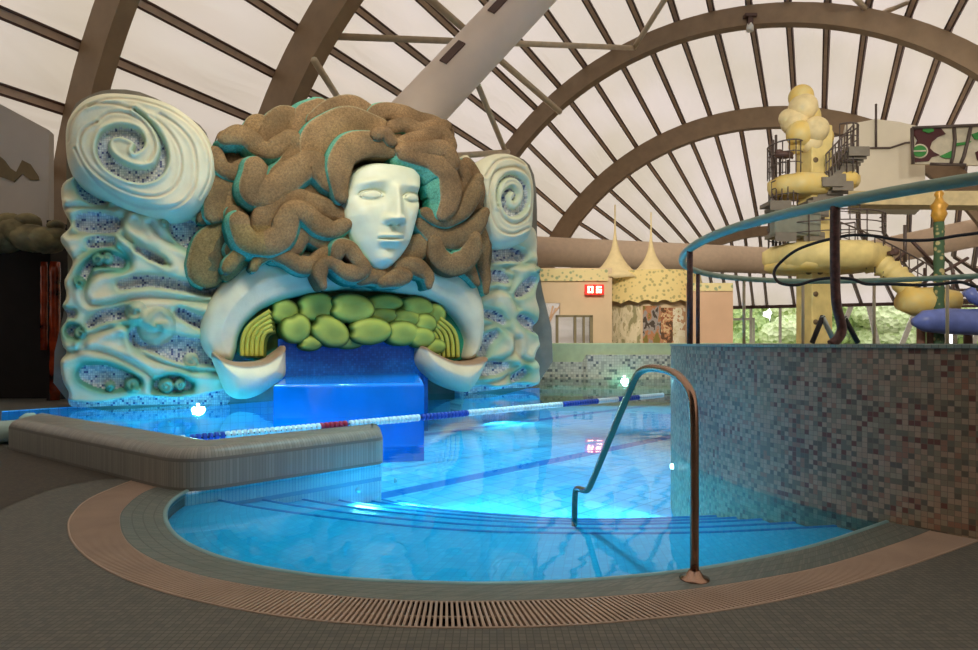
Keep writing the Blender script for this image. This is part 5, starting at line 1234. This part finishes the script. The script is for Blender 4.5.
# totem pole
gp = thing('totem_pole', 'slim green spotted pole with a gold carved top at right', 'pole', W(939, 343, 22)); gp.location.z = 0
m_gp = frieze('pole_green', srgb(64, 92, 62), srgb(176, 162, 110), 5.0); a = W(939, 343, 22); zt = W(0, 222, 22).z
mb = MB(); mb.tube([Vector((a.x, 22, i / 20 * zt)) for i in range(21)], [.15 + .02 * (i % 2) for i in range(21)], 14); mb.build('shaft', m_gp, gp)
m_gold = plain('gold_paint', srgb(196, 146, 54), .4, .2, var=.3)
mb = MB(); c = W(939, 222, 22)
mb.lathe(c, [(.15, 0), (.18, .1), (.25, .25), (.2, .42), (.28, .55), (.15, .7), (.1, .85), (.15, .95), (.08, 1.1), (.04, 1.5)], 16); mb.build('finial', m_gold, gp)
# blue slide
m_bs = plain('slide_blue', srgb(96, 112, 176), .35, var=.25, scale=2)
t = thing('blue_slide', 'blue slide trough sloping behind the tank rim at the right edge', 'slide', W(950, 330, 21.5))
mb = MB(); mb.tube([W(x, y, 21.5) for x, y in [(913, 322), (924, 321), (945, 321), (965, 322), (985, 322), (1020, 324)]], [.12, .36, .44, .44, .46, .46], 18); mb.build('trough', m_bs, t)
mb = MB(); mb.tube([W(968, 290, 21.5), W(974, 298, 21.5), W(990, 304, 21.5)], .2, 10); mb.build('upper_bend', m_bs, t)
m_dp = plain('slide_leg', srgb(120, 84, 66), .6)
for x in (931, 921, 968): mb = MB(); p = W(x, 343, 22.2); mb.tube([(p.x, p.y, 0), (p.x, p.y, 2.0)], .14, 10); mb.build('leg', m_dp, t)
# white housing (slide start platform) high at the right
YH = 30.0
m_h = plain('housing_cream', srgb(236, 228, 206), .6, var=.05, scale=.6)
hs = thing('slide_housing', 'cream boxed slide start platform high up at right of the tower', 'platform', W(900, 205, YH))
mb = MB()
A = [W(845, 125, YH), W(876, 119, YH), W(900, 122, YH), W(925, 128, YH), W(925, 204, YH), W(852, 203, YH), W(852, 160, YH)]
n = len(A); bk = [p + Vector((1.2, 2.5, 0)) for p in A]; mb.add(A + bk, [tuple(range(n)), tuple(range(n, 2 * n))[::-1]] + [(i, (i + 1) % n, n + (i + 1) % n, n + i) for i in range(n)]); mb.build('box_panel', m_h, hs)
mb = MB(); a, b_ = W(848, 168, YH - .3), W(1010, 172, YH - 3); 
for (ya, yb, th_) in ((200, 201, .5),):
    p, q = W(848, ya, YH - .5), W(1010, yb, YH - 3.5); d = (q - p); mb.box((p + q) / 2, (d.length, 1.2, th_ * 1.2), axes=(d, Vector((-d.y, d.x, 0)), (0, 0, 1)))
mb.build('floor_beam', m_lt, hs)
mb = MB(); mb.tube([W(876, 104, YH - .1), W(876, 147, YH - .1)], .05, 6); mb.tube([W(852, 148, YH - .1), W(890, 148, YH - .1), W(905, 143, YH - .1), W(915, 142, YH - .1)], .05, 6); mb.build('conduit', m_steel, hs)
for x in (860, 866, 887, 890, 925): mb = MB(); mb.box(W(x, 196, YH - 1.4), (.2, .1, .2)); mb.build('vent_slot', m_purl_d, hs)
# mural banner beside it
YM = 28.0
t = thing('painted_screen', 'cream screen painted with dark red splashes and a green disc, high at right', 'screen', W(950, 165, YM))
def pl3(pts, Y, slope=0): return [W(x, y, Y - slope * (x - 912)) for x, y in pts]
def poly3(pts, mat, name, Y, dep=.12, par=t):
    A = [W(x, y, Y - .012 * (x - 912)) for x, y in pts]; n = len(A); B_ = [p + Vector((0, dep, 0)) for p in A]; mb = MB()
    tri = tessellate_polygon([[Vector((p.x, p.z, 0)) for p in A]]); mb.add(A + B_, [tuple(q) for q in tri] + [tuple(n + k for k in q) for q in tri] + [(i, (i + 1) % n, n + (i + 1) % n, n + i) for i in range(n)]); return mb.build(name, mat, par)
m_cr = plain('screen_cream', srgb(216, 206, 180), .6); m_red = plain('screen_dark_red', srgb(72, 14, 16), .5); m_g2 = plain('screen_green', srgb(48, 140, 56), .5)
poly3([(912, 128), (1010, 124), (1010, 166), (912, 164)], m_cr, 'board', YM)
poly3([(915, 128), (940, 127), (946, 134), (938, 137), (932, 142), (930, 148), (934, 152), (940, 155), (932, 157), (929, 161), (915, 162), (915, 146), (918, 140), (914, 134)], m_red, 'splash', YM - .1, .05)
poly3([(976, 152), (984, 148), (1000, 150), (1000, 162), (984, 160), (978, 160)], m_red, 'splash', YM - .1, .05)
poly3([(920 + 8.2 * math.cos(k / 10 * PI), 151 - 7.2 * math.sin(k / 10 * PI)) for k in range(20)], m_cr, 'disc_border', YM - .15, .04)
poly3([(920 + 6.8 * math.cos(k / 10 * PI), 151 - 5.8 * math.sin(k / 10 * PI)) for k in range(20)], m_g2, 'disc', YM - .2, .04)
poly3([(914, 150.4), (926, 150.0), (926, 151.4), (914, 151.6)], m_cr, 'disc_stroke', YM - .25, .03)
poly3([(923, 128), (933, 127.5), (934, 131), (929, 133), (923, 131)], m_g2, 'green_patch', YM - .15, .04); poly3([(940, 156), (953, 150), (952, 158), (945, 158)], m_g2, 'green_patch', YM - .15, .04); poly3([(956, 143), (972, 141), (968, 144), (957, 146)], m_g2, 'green_patch', YM - .15, .04); poly3([(972, 134), (984, 130), (984, 140), (975, 139)], m_g2, 'green_patch', YM - .15, .04)
mb = MB(); sl = lambda x: YM - .012 * (x - 912) - .15
for L_ in ([(954, 128), (955, 140), (953, 156), (951, 164)], [(971, 126), (968, 140), (964, 156), (961, 163)], [(912, 128), (913, 164)], [(912, 128), (1005, 124)], [(930, 164), (966, 165)]): mb.tube([W(x, y, sl(x)) for x, y in L_], .07, 6)
mb.build('frame_tube', m_steel, t)

# ------------------------------------------------------------ light
Wd = bpy.data.worlds.new('world'); S.world = Wd; Wd.use_nodes = True
bg = Wd.node_tree.nodes['Background']
tc = Wd.node_tree.nodes.new('ShaderNodeTexCoord'); sp = Wd.node_tree.nodes.new('ShaderNodeSeparateXYZ'); rp = Wd.node_tree.nodes.new('ShaderNodeValToRGB')
Wd.node_tree.links.new(tc.outputs['Generated'], sp.inputs[0]); Wd.node_tree.links.new(sp.outputs[2], rp.inputs[0]); Wd.node_tree.links.new(rp.outputs[0], bg.inputs['Color'])
rp.color_ramp.elements[0].color = (1, .98, .93, 1); rp.color_ramp.elements[1].color = (.88, .93, 1, 1)
bg.inputs['Strength'].default_value = 1.9
C1 = (.30, .88, 1.0)
for (x, y, z, n, lb, pw) in (
    (SP(198, 404, .95).x, SP(198, 404, .95).y, .02, NN, 'small bright lamp at the waterline under the left cloud panel', 260),
    (2.0, 6.95, -.14, (-1, .05, 0), 'bright underwater lamp on the round tank wall behind the handrail', 70),
    (4.6, 21.75, .06, (-.1, -1, 0), 'small bright lamp at the foot of the far green ledge', 160)):
    plamp(Vector((x, y, z)), n, lb, pw, C1)
hid = [(-4.9, 7.7, -.3, (.6, .8, 0)), (-3.4, 6.6, -.3, (.7, .7, 0)), (-1.0, 6.75, -.25, (1, .1, 0)), (-1.25, 6.1, -.2, (.68, -.73, 0)), (-6.3, 12.6, -.35, NN), (.2, 16.1, -.35, NN), (2.4, 21.7, -.3, (0, -1, 0)), (7.0, 21.6, -.3, (0, -1, 0)), (-4.3, 13.2, -.35, NN), (4.6, 10.2, -.35, (-.4, .9, 0))]  # extra lamps added along the basin walls to brighten the water
for i, (x, y, z, n) in enumerate(hid):
    plamp(Vector((x, y, z)), n, 'added underwater lamp brightening the water, low in the pool wall', {3: 45, 2: 300, 9: 200, 0: 280, 1: 320, 4: 500, 5: 150, 8: 300}.get(i, 300), C1, r=.03, lit=False)
for o in bpy.data.objects:
    if o.name.startswith('pool_lamp') and o.get('label') == 'added underwater lamp brightening the water, low in the pool wall': o['group'] = 'added underwater lamps brightening the pool'

def spot(loc, tgt, power, ang, col=(1, .93, .82), r=.6):  # fill spots without fittings, added to brighten hall and pool
    L = bpy.data.lights.new('added_fill_spot', 'SPOT'); L.energy = power; L.color = col; L.spot_size = math.radians(ang); L.spot_blend = .8; L.shadow_soft_size = r
    o = bpy.data.objects.new('added_fill_spot', L); COL.objects.link(o); o.location = loc; o.rotation_euler = (Vector(tgt) - Vector(loc)).to_track_quat('-Z', 'Y').to_euler()
spot((-1.5, 7, 9.5), (-3.0, 14.3, 3.0), 1800, 75, r=1.3)
spot((.3, 7.0, 9.5), (.0, 5.5, 0), 1900, 31, (.40, .88, 1.0), .3)  # blue fill added from above so the water looks lit
spot((.2, 11.5, 10), (.2, 10.6, 0), 4200, 44, (.25, .78, 1.0), .5)
spot((4.2, 17, 10), (3.6, 17.5, 0), 3500, 42, (.25, .78, 1.0), .5)
spot((-4.6, 9.4, 9.5), (-4.4, 9.9, 0), 3000, 32, (.40, .92, 1.0), .5)
spot((4, 15.5, 9.5), (5.2, 22, .8), 900, 38)
spot((3, 16, 9.5), (8, 31, 3), 6500, 50)
spot((6, 8, 9), (14, 24, 6), 4200, 55)
spot((10, 6, 10), (20, 30, 10), 2500, 60)
